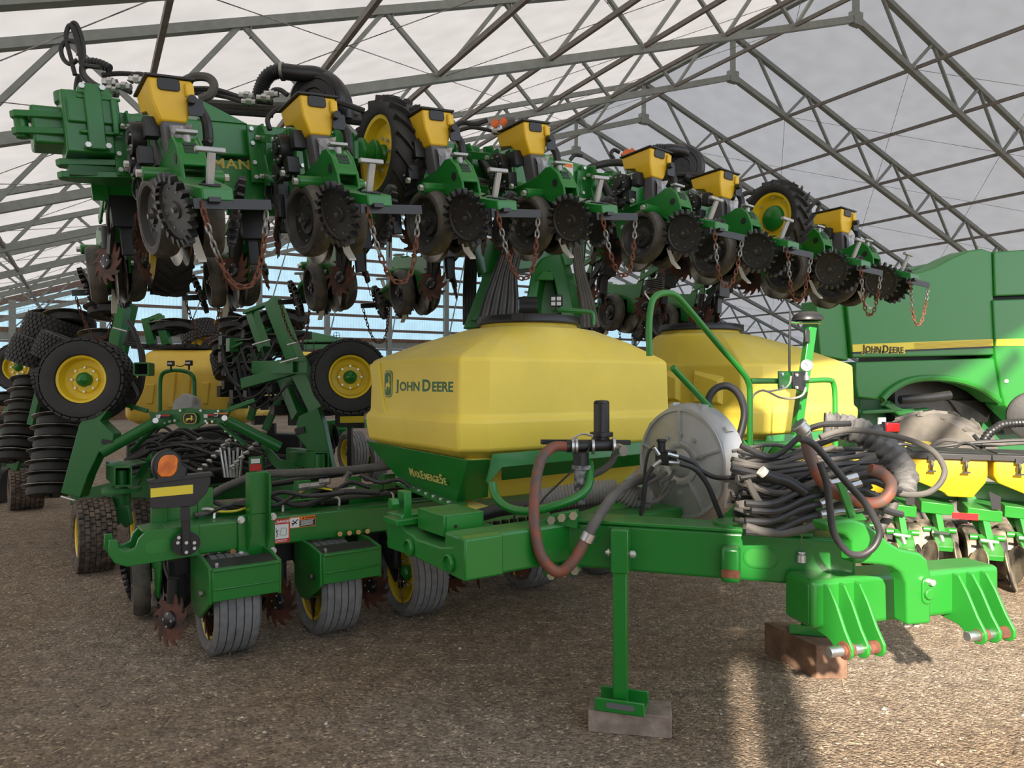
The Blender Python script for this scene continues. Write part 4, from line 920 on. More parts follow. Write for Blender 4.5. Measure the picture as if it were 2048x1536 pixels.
# big suction hose loop in front
hose([(1140,893,3.75),(1105,895,3.7),(1080,925,3.6),(1070,985,3.45),(1069,1050,3.4),(1080,1105,3.38),(1100,1135,3.38),(1122,1143,3.38),(1148,1120,3.38),(1172,1078,3.4)], 3.4, 11.5, HOSER, n=12)
hose([(1172,1078,3.4),(1190,1045,3.42),(1230,988,3.6),(1265,965,3.9),(1310,952,4.2)], 3.4, 11, HOSEG, n=12)
q = MB(); q.cyl(P(1172,1082,3.4), P(1180,1066,3.4), .034, 14); B(q, 'hose_clamp', STEEL)
hose([(985,965,3.72),(990,990,3.7),(1010,1012,3.66),(1045,1022,3.62),(1090,1017,3.6),(1150,997,3.6),(1175,975,3.65),(1180,945,3.72),(1178,925,3.78)], 3.7, 8.5, GREEN, 'guard_hoop', n=12)
# filter assembly
q = MB(); q.slab([P(1085,879,3.86),(P(1262,880,3.95)),(P(1262,890,3.95)),(P(1085,889,3.86))], VT*.02); B(q, 'filter_bracket', BLKP, bev=.003)
q = MB(); q.cyl(P(1203,865,3.8), P(1203,806,3.8), .041, 24); q.lathe([(.041,0),(.036,.012),(.001,.016)], frm(P(1203,806,3.8), Z), 24); q.cyl(P(1203,873,3.8), P(1203,864,3.8), .060, 24); q.cyl(P(1203,898,3.8), P(1203,872,3.8), .040, 18); fa = B(q, 'air_filter', BLKP, bev=.003)
q = MB(); q.cyl(P(1133,893,3.74), P(1230,890,3.78), .030, 16); q.cyl(P(1162,905,3.74), P(1162,930,3.74), .040, 18)
q.build('valve_body', BLACK, fa)
q = MB()
for px in (1143,1150,1183,1225): q.cyl(P(px,892,3.74), P(px+5,892,3.74), .042, 20)
q.cyl(P(1236,897,3.72), P(1248,902,3.66), .026, 16); q.tube([P(1143,878,3.7),P(1165,868,3.7),P(1186,872,3.7)], .006, 6); q.build('clamp_ring', STEEL, fa)
q = MB(); q.cyl(P(1163,930,3.74), P(1163,938,3.74), .05, 18); q.cyl(P(1163,938,3.74), P(1163,985,3.74), .038, 12); q.cyl(P(1163,985,3.74), P(1163,1008,3.74), .024, 10, .016); q.build('filter_bowl', mat('scuffed_black',(.03,.03,.032),.5,col2=(.30,.30,.30),vscale=30), fa)
hose([(1232,905),(1222,925),(1205,940),(1180,952)], 3.8, 7, HOSEG)
hose([(1190,870),(1165,920),(1120,965),(1085,1000),(1060,1040),(1040,1052),(1028,1040),(1035,1020),(1052,1010)], 3.72, 2, HOSE, 'wire')
# ducts under the tank
hose([(1078,1002),(1120,995),(1180,985),(1232,982)], 4.05, 25, GREYH, 'ribbed_duct', n=18, ribs=.018)
hose([(1243,980),(1265,993),(1300,1003)], 4.0, 24, GREYH, 'ribbed_duct', n=18, ribs=.018)
hose([(915,1036),(960,1030),(1000,1020),(1062,1012)], 3.9, 13, BLACK, 'air_pipe', n=14)
hose([(1100,1025,4.1),(1180,1010,4.1),(1260,965,4.2),(1330,930,4.3)], 4.1, 7, HOSEG)
q = MB()
for i in range(9):
    x = 925+i*17; q.cyl(P(x, 1052-i*2.4, 3.95), P(x, 1062-i*2.4, 3.95), .02, 8)
B(q, 'meter_row', BLACK)
q = MB(); boxuv(q, 1.1, 3.2, -1.0, -.85, .72, .86); B(q, 'inner_frame_beam', GREEN, bev=.01)
q = MB(); boxuv(q, 2.5, 2.65, -1.75, .1, .72, .88); boxuv(q, .86,.98,-1.75,-.9,.76,.88); B(q, 'inner_frame_beam', GREEN, bev=.01)
# ---- fan
fc = P(1375,925,4.02); FM = frm(fc, -UT, Z)          # local z towards the camera-left
q = MB(); q.lathe([(.001,.055),(.29,.055),(.305,.045),(.322,.005),(.325,-.03),(.318,-.085),(.29,-.11),(.10,-.12),(.001,-.12)], FM, 56); fan = B(q, 'fan_housing', ALU)
q = MB()
for i in range(5):
    a = PI/2+2*PI*i/5; q.box((.19,0,.062), (.20,.012,.016), FM @ Matrix.Rotation(a,4,'Z'))
q.lathe([(.298,.052),(.298,.064),(.282,.064),(.280,.054)], FM, 56); q.lathe([(.12,.055),(.12,.066),(.105,.070),(.08,.060),(.06,.075),(.001,.078)], FM, 40)
for i in range(10): 
    a = 2*PI*i/10+.3; q.bolts([FM @ V((.16*math.cos(a), .16*math.sin(a), .055))], -UT, .014, .012)
q.build('fan_cover_rib', ALU, fan)
q = MB()
for i in range(10):
    a = 2*PI*i/10; q.box((.325,0,-.01), (.022,.03,.05), FM @ Matrix.Rotation(a,4,'Z'))
q.build('rim_lug', ALU, fan)
q = MB(); q.add([fc+V((0,0,-.05))+p for p in (UT*-.05+VT*.10+Z*-.10, UT*.11+VT*.10+Z*-.10, UT*.11+VT*.33+Z*-.16, UT*-.05+VT*.33+Z*-.16, UT*-.05+VT*.10+Z*-.25, UT*.11+VT*.10+Z*-.25, UT*.11+VT*.33+Z*-.26, UT*-.05+VT*.33+Z*-.26)], [(0,1,2,3),(7,6,5,4),(0,4,5,1),(1,5,6,2),(2,6,7,3),(3,7,4,0)])
q.build('outlet_duct', ALU, fan, .02, segs=3)
q = MB(); q.box((0,0,0),(.07,.09,.075), basis(P(1332,915,3.85), UT, VT, Z)); q.cyl(P(1323,905,3.83),P(1323,882,3.83),.020,14); q.cyl(P(1323,884,3.83),P(1323,878,3.83),.026,14); mo = q.build('hydraulic_motor', BLKP, fan, .004)
q = MB(); 
for a_, b_ in (((1335,908),(1358,914)),((1337,925),(1360,927)),((1322,921),(1306,933)),((1318,910),(1308,895))): q.cyl(P(*a_,3.78), P(*b_,3.78), .011, 8)
q.build('fitting', STEEL, fan)
hose([(1358,914),(1385,925),(1400,940),(1425,953),(1450,956),(1485,950),(1515,927)], 3.72, 5, HOSE)
hose([(1360,927),(1385,935),(1402,950),(1418,975),(1430,1005),(1442,1035),(1452,1062),(1465,1067),(1490,1052),(1530,1024),(1590,994),(1650,972)], 3.5, 5.5, HOSE, n=10)
hose([(1306,933),(1292,960),(1286,1010),(1276,1050)], 3.8, 4.5, HOSE); hose([(1310,893),(1297,905),(1290,940),(1288,980),(1276,1000)], 3.9, 3, HOSE)
hose([(1350,960),(1330,990),(1305,1005),(1285,1000),(1280,985),(1300,965),(1335,945)], 3.85, 3.5, HOSEG); hose([(1350,940),(1340,955),(1320,965),(1322,975)],3.85,3.5,HOSEG)
hose([(1421,826),(1417,799),(1432,777),(1456,772),(1478,789),(1489,823),(1483,860),(1471,896),(1466,930)], 4.0, 7.5, HOSE, n=10)
# ---- platform rails
RV = -1.95
def rail(pts, r=.0165, name='rail'):
    q = MB(); q.tube([Wv(x, y, RV) for x, y in pts], r, 12, 4); return B(q, name, GREENB)
rail([(1299,712),(1298,650),(1303,608),(1312,592),(1330,586),(1350,590),(1372,612),(1440,693),(1480,738),(1497,765),(1500,800),(1500,925)])
rail([(1345,735),(1420,815),(1497,898)]); rail([(1500,762),(1600,762),(1655,760),(1667,768),(1670,800),(1670,860),(1672,915)]); rail([(1503,888),(1560,888),(1640,886),(1660,880),(1664,872)])
q = MB(); q.bar(P(1592,870,4.75), P(1622,655,4.75), .075, .05, (1,0,0)); po = B(q, 'receiver_post', GREEN, bev=.004)
q = MB(); q.lathe([(.001,.060),(.05,.055),(.085,.035),(.098,.010),(.098,0),(.001,0)], Matrix.Translation(P(1615,641,4.75)), 28); q.build('receiver_dome', BLACK, po)
q = MB(); q.slab([P(1578,646,4.72),P(1645,646,4.72),P(1640,648,4.9),P(1585,648,4.9)], Z*.006); q.build('receiver_plate', YELP if False else GREENB, po)
q = MB(); q.box((0,0,0),(.03,.02,.08), basis(P(1614,672,4.7),(1,0,0),(0,1,0),Z)); q.build('socket', BLACK, po, .003)
q = MB(); q.slab([Wv(1558,742,RV-.03),Wv(1600,742,RV-.03),Wv(1600,778,RV-.03),Wv(1558,778,RV-.03)], VT*.01); pm = B(q, 'bracket_plate', GREEN, bev=.003)
q = MB(); q.slab([Wv(1586,744,RV-.045),Wv(1612,742,RV-.045),Wv(1612,772,RV-.045),Wv(1607,784,RV-.045),Wv(1586,776,RV-.045)], VT*.01); q.build('gauge_plate', BLKP, pm, .003)
q = MB(); q.bolts([Wv(x,y,RV-.05) for x,y in ((1563,748),(1563,773),(1592,750),(1592,775))], -VT, .010, .01); q.build('bolt', ZINC, pm)
gc = Wv(1613,731,RV-.10); GM = frm(gc, (-.25,-1,0)); q = MB(); q.lathe([(.001,-.02),(.032,-.02),(.035,.0),(.035,.012),(.031,.014),(.031,.008)], GM, 28); q.cyl(gc-Z*.03, gc-Z*.075, .008, 8); q.cyl(gc-Z*.06, gc-Z*.085, .018, 10); ga = B(q, 'pressure_gauge', STEEL)
q = MB(); q.lathe([(.031,.008),(.001,.009)], GM, 28); q.build('gauge_face', WHITED, ga)
q = MB(); q.box((.003,.006,.0105),(.004,.030,.001), GM @ Matrix.Rotation(.8,4,'Z'))
for k in range(9): q.box((.026,0,.0105),(.006,.0015,.001), GM @ Matrix.Rotation(-.7+k*.57,4,'Z'))
q.build('gauge_needle', BLKD, ga)
q = MB(); q.tube([Wv(1579,745,RV-.03),Wv(1579,690,RV-.03),Wv(1580,640,RV-.03)], .007, 8); q.cyl(Wv(1580,645,RV-.03),Wv(1580,620,RV-.03),.006,8); B(q, 'antenna', BLACK)
hose([(1612,775),(1605,790),(1585,797),(1560,795),(1535,783),(1520,782),(1505,795),(1500,830),(1499,890),(1490,925)], 4.25, 2.2, mat('beige_wire',(.30,.27,.22),.6), 'wire')
hose([(1582,752),(1580,765),(1572,775),(1555,780),(1535,783)], 4.25, 2, mat('grey_wire',(.35,.35,.33),.6), 'wire')
# lamp and stand bracket on first tank rim
hose([(1186,650),(1186,632),(1180,624),(1140,621),(1105,620)], 5.3, 5, GREEN, 'lamp_rail', n=10)
q = MB(); q.box((0,0,0),(.085,.04,.07), basis(P(1113,603,5.2),(.97,-.2,0),(.2,.97,0),Z)); 
for k in range(7): q.box((-.036+k*.012,.0,.042),(.004,.035,.018), basis(P(1113,603,5.2),(.97,-.2,0),(.2,.97,0),Z))
q.cyl(P(1113,612,5.2),P(1113,622,5.2),.012,8); wl = B(q, 'work_lamp', BLACK, bev=.004)
q = MB(); 
for x in (-.02,.02):
    for z in (-.017,.017): q.box((x,-.022,z),(.030,.004,.026), basis(P(1113,603,5.2),(.97,-.2,0),(.2,.97,0),Z))
q.build('lamp_cell', WHITED, wl, .003)
q = MB()
for k in range(7): q.box((0,0,k*.011-.03),(.10,.07,.005), basis(P(1310,572,4.3),(.9,-.4,.1),(.4,.9,0),Z))
q.cyl(P(1306,578,4.3),P(1306,586,4.3),.02,8); B(q, 'rail_lamp', BLACK); hose([(1300,575),(1290,585),(1300,600)],4.3,1.6,WHITE,'wire')
# ---- hose bundle on the tongue
rs = random.Random(11)
for i in range(58):
    y0 = 890+rs.random()*150; D0 = 3.20+rs.random()*.75; x0 = 1462+rs.random()*30; x1 = 1650+rs.random()*125; y1 = y0-5-rs.random()*70 if i % 3 else y0+rs.random()*25
    mid = [(x0+(x1-x0)*.3, y0+rs.uniform(-14,26)), (x0+(x1-x0)*.65, (y0+y1)/2+rs.uniform(-18,28))]
    hose([(x0,y0)]+mid+[(x1,y1)], D0, rs.choice((3.5,5,6,7,8)), rs.choice((HOSE,HOSE,HOSEG)), n=8, sub=4)
hose([(1600,878),(1622,885),(1644,906),(1693,965),(1730,1006),(1752,1043),(1759,1067),(1749,1092),(1730,1107),(1712,1110),(1693,1102),(1668,1067),(1660,1019),(1654,970),(1644,938),(1640,925)], 2.76, 7, HOSE, n=12)
hose([(1640,875,3.2),(1665,866,3.2),(1700,860,3.2),(1754,865,3.2),(1815,879,3.2),(1864,901,3.2),(1888,935,3.2),(1883,962,3.2),(1859,984,3.2),(1825,990,3.2),(1788,985,3.2)], 3.2, 6, HOSEG, n=12)
hose([(1612,872),(1618,905),(1639,955),(1669,984),(1717,1003),(1754,1005),(1776,990),(1781,968),(1766,948),(1740,938)], 3.05, 12, HOSER, n=14)
hose([(1740,938),(1700,942),(1650,948),(1600,950),(1546,953),(1473,957)], 3.3, 11, HOSEG, n=12)
q = MB(); q.cyl(P(1598,851,3.0), P(1610,864,3.0), .030, 18); q.cyl(P(1595,848,3.0), P(1600,853,3.0), .034, 18); q.cyl(P(1608,862,3.0),P(1614,880,3.05),.025,14); B(q, 'camlock_coupling', STEEL, bev=.003)
for (a_, b_, yy) in (((1640,973),(1715,952),0),((1652,987),(1722,966),0),((1640,1008),(1700,985),0),((1640,1030),(1725,1015),0)):
    q = MB(); q.cyl(P(*a_,3.08), P((a_[0]*.7+b_[0]*.3), (a_[1]*.7+b_[1]*.3), 3.08), .022, 12); q.cyl(P((a_[0]*.7+b_[0]*.3), (a_[1]*.7+b_[1]*.3), 3.08), P(*b_,3.08), .017, 6); c_ = B(q, 'quick_coupler', STEEL, bev=.002)
    hose([(b_[0],b_[1]),(b_[0]+25,b_[1]-4),(b_[0]+55,b_[1]+8),(b_[0]+80,b_[1]+14)], 3.15, 7, HOSE, n=8)
    hose([(a_[0],a_[1]),(a_[0]-40,a_[1]+10),(a_[0]-95,a_[1]+34),(a_[0]-150,a_[1]+34)], 3.10, 7, HOSE, n=8)
hose([(1520,942),(1545,955),(1575,963),(1610,985)], 3.1, 12, BLACK, 'plug_connector', n=12)
q = MB(); q.cyl(P(1521,940,3.08), P(1530,948,3.08), .022, 14); B(q, 'plug_tip', WHITE)
hose([(1495,960),(1510,990),(1525,1012),(1540,1028),(1600,1040),(1640,1030)], 3.2, 7, HOSEG); hose([(1490,1050),(1520,1062),(1560,1066),(1600,1060),(1640,1045)], 3.1, 9, HOSEG, n=10)
hose([(1790,1000,3.3),(1778,1030,3.3),(1765,1050,3.3),(1750,1062,3.3)],3.3,9,HOSEG,n=10)
# cloth sleeve, wrinkled
def sleeve():
    q = MB(); q.tube([P(1649,850,3.6),P(1680,852,3.58),P(1715,862,3.5),P(1754,882,3.42),P(1785,915,3.34),P(1805,950,3.28),P(1800,985,3.25)], .056, 22, 14)
    rs = random.Random(2)
    for i in range(len(q.v)-44):
        r_, k = divmod(i, 22); s_ = 1+.10*math.sin(r_*1.3+math.sin(k*.8)*1.5)+.07*math.sin(k*1.9+r_*.5)
        # radial scale about ring centre
        pass
    rings = len(q.v)//22; out = []
    for r_ in range(rings):
        rg = [V(p) for p in q.v[r_*22:(r_+1)*22]]; c = sum(rg, V((0,0,0)))/22
        for k, p in enumerate(rg):
            s_ = 1+.16*math.sin(r_*1.15+math.sin(k*.57)*2.2)+.08*math.sin(k*1.71+r_*.45)+rs.uniform(-.03,.03)
            out.append(tuple(c+(p-c)*s_))
    q.v = out; return B(q, 'hose_sleeve', CLOTH, ang=60)
sleeve()
q = MB()
for k, (x, y) in enumerate(((1640,972),(1645,990),(1648,1010))): q.slab([P(x-18,y+4,3.2),P(x+8,y-4,3.2),P(x+8,y+6,3.2),P(x-16,y+14,3.2)], V((0,.04,0)))
q.bar(P(1680,965,3.0), P(1705,1035,3.0), .02, .03); q.slab([P(1500,985,3.5),P(1550,975,3.5),P(1550,1000,3.5),P(1505,1010,3.5)], V((0,.05,0))); q.slab([P(1690,1030,3.1),P(1725,1026,3.1),P(1735,1040,3.1),P(1700,1044,3.1)], V((0,.08,0))); B(q, 'hose_rack', GREENB, bev=.003)
q = MB(); q.slab([P(1500,900,3.7),P(1520,895,3.7),P(1525,925,3.7),P(1505,930,3.7)], V((0,.05,0))); B(q, 'grey_box', WHITED if False else STEELW, bev=.004)
# hoses lying along the lower toolbar
def hw(pts, r, m=HOSE, name='hose', n=8):
    q = MB(); q.tube([W(*p) for p in pts], r, n, 5); return B(q, name, m)
for i in range(10):
    o_ = .20+.03*i; zz = .79+.018*(i % 3)
    hw([(-.1+.12*i, o_, zz), (.3+.1*i, o_+.03*math.sin(i), zz+.03), (.8, o_+.02, zz+.02*math.cos(i)), (1.3, o_-.03, zz+.03), (1.9, o_+.03, zz+.02)], .012+.004*(i % 3 == 0), HOSE if i % 3 else HOSEG)
hw([(-.05,.12,.80),(.05,.02,.86),(.2,.1,.83),(.45,.2,.80)], .010); hw([(.1,.3,.80),(.35,.05,.83),(.6,.2,.9),(.8,.3,.86),(1.0,.2,.82)], .014)
hose([(397,1012),(430,1022),(470,1022),(500,1012)], 4.55, 2.4, WIRE, 'wire'); hose([(575,1003),(600,985),(625,975),(665,980)], 4.8, 2.2, WIRE, 'wire'); hose([(380,1018),(430,1019),(500,1008),(560,1004),(650,995)], 4.7, 1.8, GREENB, 'wire')
hose([(410,1000),(450,975),(520,950),(600,946),(700,940),(790,930)], 5.1, 9, HOSEG, 'ribbed_hose', n=12, ribs=.03); hose([(520,972),(600,960),(680,948),(800,930)], 5.3, 6, HOSE)
hose([(395,985),(430,1005),(460,1014),(500,1010),(560,985),(620,992),(690,985)], 4.6, 4.5, HOSE); hose([(590,985),(620,1000),(660,990),(700,965),(740,975)], 4.9, 4.5, HOSE); hose([(540,990),(570,1004),(610,1010),(680,985),(760,985)], 4.7, 6, HOSE); hose([(720,950),(760,965),(800,960),(830,985)], 4.6, 4, HOSE)
q = MB()
for a_, b_ in (((525,985),(548,998)),((600,975),(650,968)),((680,985),(712,978)),((690,960),(700,945)),((640,965),(660,962))): q.cyl(P(*a_,4.75), P(*b_,4.75), .020, 8); q.cyl(P(*a_,4.75), P(a_[0]*.6+b_[0]*.4,a_[1]*.6+b_[1]*.4,4.75), .026, 6)
B(q, 'fitting', STEELW)
q = MB()
for u in (.0,.42,.80,1.2): q.tube([W(u-.06,.30,.77),W(u-.06,.22,.82),W(u,.16,.82),W(u,.14,.77)], .009, 8)
B(q, 'u_bolt', ZINC)
# ---------------------------------------------------------------- raised wings of the planter
def wm(side, dv=0, dz=0):
    U, VV, k = (UL, VL, KL) if side < 0 else (UR, VR, KR); U3 = (U+Z*k).normalized(); x = U3; y = VV; z = x.cross(y)
    return basis(wing(side, 0, 0), x, y, z)     # local x along wing, y away from camera, z up
ML_, MR_ = wm(-1), wm(1)
GREENT = GREEN
q = MB(); q.box((.15,.16,.10),(2.95,.24,.21), ML_); q.box((.45,.14,-.16),(2.35,.20,.26), ML_); wb_ = B(q, 'wing_beam', GREEN, bev=.014, segs=3)
q = MB(); q.add([ML_ @ V(p) for p in ((-.45,.04,.205),(-.15,.04,.205),(-.45,.04,.34),(-.45,.30,.205),(-.15,.30,.205),(-.45,.30,.34))], [(0,1,2),(3,5,4),(0,2,5,3),(2,1,4,5)]); q.build('gusset', GREEN, wb_)
t = text([('MAN', .082)], ML_ @ basis((-.395,.036,-.085), (1,0,0), (0,0,1), (0,-1,0)), mat('dull_yellow_decal',(.45,.36,.06),.5), PL, 'beam_lettering', .001, .03, 1.1, 1.25); t.matrix_local = PI_.copy()
# end bracket
q = MB(); q.box((-1.06,.08,.10),(.24,.30,.34), ML_); q.box((-1.03,-.08,.16),(.26,.02,.14),ML_); eb = B(q, 'end_bracket', GREEN, bev=.008)
q = MB(); q.box((-1.03,-.105,.12),(.085,.02,.36), ML_); q.box((-1.0,-.09,.23),(.22,.012,.02),ML_); q.box((-1.0,-.09,.04),(.22,.012,.02),ML_); q.box((-.93,-.10,.13),(.03,.03,.20),ML_); q.build('clamp_strap', GREEN, eb, .006)
q = MB(); q.bolts([ML_ @ V((x,-.10,z)) for x in (-1.08,-.98) for z in (.28,-.04)], ML_.to_3x3() @ V((0,-1,0)), .016, .03); q.build('bolt', ZINC, eb)
q = MB(); pass
for z in (.06,.15,-.10,-.17): q.prism([(-1.42,.0),(-1.40,.05),(-1.34,.08),(-1.05,.16),(-1.05,-.10),(-1.34,-.05),(-1.40,-.04)], z-.018, z+.018, ML_ @ basis((.19 if z < 0 else 0,.08,0),(1,0,0),(0,1,0),(0,0,1)))
q.cyl(ML_ @ V((-1.37,.1,.03)), ML_ @ V((-1.37,.1,.17)), .035, 16); q.cyl(ML_ @ V((-1.12,.10,.30)), ML_ @ V((-1.12,.10,.24)), .08, 20); B(q, 'fold_link', GREEN, bev=.004)
q = MB(); q.box((-.90,.1,-.15),(.55,.18,.06), ML_); B(q, 'fold_link', GREEND, bev=.004)
q = MB(); q.prism([(-1.10,.20),(-.98,.20),(-.90,.30),(-.96,.36),(-1.08,.34)], -.10, .10, ML_ @ basis((0,.15,0),(1,0,0),(0,0,1),(0,-1,0))); q.cyl(ML_ @ V((-1.0,.04,.30)), ML_ @ V((-1.0,.02,.30)), .025, 16); B(q, 'cylinder_mount', GREEN, bev=.006)
# right wing beam
q = MB(); q.box((1.35,.16,.06),(3.3,.24,.24), MR_); q.box((1.35,.14,-.16),(3.2,.20,.16), MR_); B(q, 'wing_beam', GREEN, bev=.014)
q = MB(); q.box((-.45,.25,.0),(.9,.5,.42), MR_); q.box((-.75,.0,-.02),(.35,.3,.34),MR_); cs = B(q, 'centre_casing', GREEN, bev=.05, segs=3)
q = MB(); q.box((0,0,0),(.10,.002,.19), basis(P(1136,348,6.02), UR, VR, Z)); lb = q.build('safety_decal', WHITED, cs); q = MB(); q.box((0,-.002,.07),(.09,.001,.03), basis(P(1136,348,6.02), UR, VR, Z)); q.build('decal_header', ORD, cs)
q = MB(); q.box((-.12,.05,-.02),(.18,.16,.30), MR_); q.box((-.30,.12,-.02),(.12,.12,.16),MR_); B(q, 'inner_bracket', GREEN, bev=.006)
# hinge plates between units (vertical slotted plates on the beam)
for s in (.45,1.2,1.98):
    q = MB(); q.box((s,.02,.0),(.05,.04,.44), ML_); q.box((s+.10,.02,.0),(.02,.05,.40),ML_); B(q, 'clamp_plate', GREEN, bev=.004)
for s in (.4,1.15,1.9,2.6):
    q = MB(); q.box((s,.02,.0),(.05,.04,.38), MR_); B(q, 'clamp_plate', GREEN, bev=.004)
# raised tractor tyres
c = wing(-1, .62, -.36, -.02); c = P(779,312,4.92)
w_ = wheel(c, -UL, .350, .235, .235, 'chevron', RUB, PL, 'tractor_tyre', lugs=19, hubr=.06); w_.matrix_local = PI_.copy()
c = P(1553,438,6.3); w_ = wheel(c, -UR, .295, .20, .20, 'chevron', RUB, PL, 'tractor_tyre', lugs=19, hubr=.10); w_.matrix_local = PI_.copy()
q = MB(); hc = P(779,312,4.92); q.cyl(hc-UL*.02, hc-UL*.20, .055, 18); q.cyl(hc-UL*.10, hc-UL*.13, .085, 18); q.cyl(hc-UL*.19, hc-UL*.22, .08, 18); q.bar(hc-UL*.22, P(700,330,5.1), .12, .05, UL); B(q, 'wheel_arm', GREEN, bev=.005)
# rear tyre seen low behind the left unit
w_ = wheel(P(338,505,5.5), -UL, .30, .24, .2, 'chevron', RUB, PL, 'tractor_tyre', lugs=17); w_.matrix_local = PI_.copy()
# blowers
def blower(c, ax, s, out):
    T = frm(c, ax); q = MB(); q.lathe([(.001,.05),(.10,.055),(.19,.045),(.215,.02),(.22,-.02),(.20,-.07),(.10,-.08),(.001,-.08)], T, 40)
    b = B(q, 'vacuum_blower', BLKP, bev=0)
    q = MB(); q.lathe([(.16,.050),(.165,.058),(.15,.060),(.145,.052)], T, 36); q.lathe([(.09,.055),(.095,.066),(.085,.068),(.08,.056)], T, 30); q.build('cover_ring', BLACK, b)
    q = MB(); pts = out
    q.tube(pts, .055, 14, 6); q.build('volute', BLKP, b); return b
bc = P(636,205,5.15)
blower(bc, (-.25,-1,-.1), 1, [P(565,143,5.05),P(600,147,5.08),P(635,150,5.12),P(668,168,5.15),P(688,200,5.18),P(692,238,5.2)])
hose([(566,142),(545,146),(530,160),(520,185),(516,205)], 5.05, 15, BLACK, 'ribbed_hose', n=16, ribs=.018)
q = MB(); q.cyl(P(562,143,5.05),P(568,143,5.05),.062,18); q.tube([P(560,130,5.05),P(560,122,5.05)],.004,6); B(q,'hose_clamp',STEELW)
bc2 = P(1362,335,6.9); blower(bc2, (-.25,-1,-.1), 1, [P(1330,300,6.8),P(1345,300,6.8),P(1368,305,6.85),P(1382,322,6.9),P(1385,345,6.9)])
hose([(1331,300),(1312,300),(1302,312),(1297,328)], 6.8, 12, BLACK, 'ribbed_hose', n=14, ribs=.02)
hose([(1165,345,6.4),(1190,332,6.4),(1230,325,6.45),(1280,330,6.5),(1310,340,6.5)], 6.4, 7.5, HOSE, n=10); hose([(1370,352,6.8),(1400,368,6.8),(1440,385,6.9),(1470,395,6.9)], 6.8, 8, HOSE, n=10)
hose([(1400,365,6.9),(1420,350,6.9),(1435,342,6.9),(1445,350,6.9),(1430,362,6.9)], 6.9, 4, HOSE); hose([(1610,430,8),(1630,405,8),(1640,410,8),(1635,425,8),(1650,440,8)], 8, 4, HOSE); hose([(1625,440,8.2),(1645,450,8.2),(1670,470,8.2)], 8.2, 6, HOSE)
# hose loops at the outer left end
hose([(150,150,4.5),(140,110,4.5),(132,75,4.5),(138,52,4.5),(148,55,4.5),(158,80,4.5),(163,110,4.5),(166,135,4.5),(170,150,4.45),(190,168,4.4),(215,178,4.4)], 4.45, 4.5, HOSE, n=10)
hose([(163,128),(158,100),(150,70),(143,50),(152,47),(164,75),(168,110),(162,140),(170,160),(195,172),(220,172)], 4.5, 4, HOSE, n=10)
hose([(155,120),(140,128),(127,118),(122,98),(130,84),(145,82),(158,92),(162,120),(166,130),(200,135)], 4.5, 4.5, HOSE, n=10)
hose([(165,130),(180,125),(200,128),(220,138)], 4.7, 10, BLACK, 'ribbed_hose', n=12, ribs=.02)
for pts, r, D in (([(205,150),(240,147),(280,150),(310,158)],5,4.7), ([(160,150),(155,175),(160,190),(200,195)],7,4.6), ([(260,165),(270,150),(290,152),(300,165)],6,4.5), ([(355,170),(385,155),(415,155),(428,170),(420,190),(400,198)],9,4.8),
                  ([(380,178),(430,180),(490,198),(545,205)],6,4.9), ([(380,186),(440,192),(500,208)],4,4.85), ([(400,208),(460,212),(520,215),(590,215)],11,5.0), ([(400,220),(470,225),(545,230)],6,4.95),
                  ([(600,200),(640,198),(680,205),(728,222)],6,5.0), ([(575,190),(560,180),(545,182),(540,200)],5,4.9), ([(560,215),(545,225),(535,240),(540,260)],5,4.7), ([(640,215),(690,225),(720,235)],14,5.3), ([(640,235),(690,240),(730,245)],8,5.2),
                  ([(905,255),(925,245),(950,248),(975,240)],5,5.2), ([(915,262),(945,255),(985,262),(1010,268)],4,5.2), ([(1140,320),(1150,310),(1165,312)],4,6.3), ([(1228,318),(1222,308),(1228,300),(1240,305)],4,6.5), ([(1020,262),(1000,258),(1010,250),(1030,248)],14,5.6),
                  ([(200,178),(215,170),(235,172),(262,185)],5,4.4), ([(172,195),(200,185),(235,188)],8,4.5), ([(1480,392),(1500,385),(1520,395)],5,7.6), ([(1395,350),(1360,348),(1340,352)],5,6.8)):
    hose(pts, D, r, HOSE if r < 9 else HOSEG, n=8)
q = MB()
for px, py, D in ((222,163,4.4),(222,178,4.4),(250,172,4.4),(495,190,4.85),(500,203,4.85),(530,195,4.85),(545,187,4.9),(660,222,4.9),(275,158,4.45),(1000,262,5.2)):
    q.cyl(P(px-16,py,D), P(px+12,py+2,D), .020, 8); q.cyl(P(px-6,py,D), P(px+4,py+1,D), .026, 6)
B(q, 'fitting', STEEL)
# grey hydraulic canisters with orange caps
for (px, py, D, s) in ((1010,277,5.35,1.0),(1262,330,6.5,.9),(1405,370,6.9,.9)):
    q = MB(); q.cyl(P(px-12,py+4,D), P(px+14,py-2,D), .075*s, 20); c_ = B(q, 'accumulator', mat('silver_grey_paint',(.33,.34,.35),.4), bev=.012)
for (px, py, D) in ((986,248,5.2),(1003,245,5.25),(1248,308,6.3),(1259,306,6.35)):
    q = MB(); q.cyl(P(px-4,py+12,D), P(px+1,py+2,D), .018, 8); co = B(q, 'coupler', STEEL); q = MB(); q.cyl(P(px-2,py+5,D), P(px+8,py-6,D), .026, 12); q.build('orange_cap', ORCAP, co)
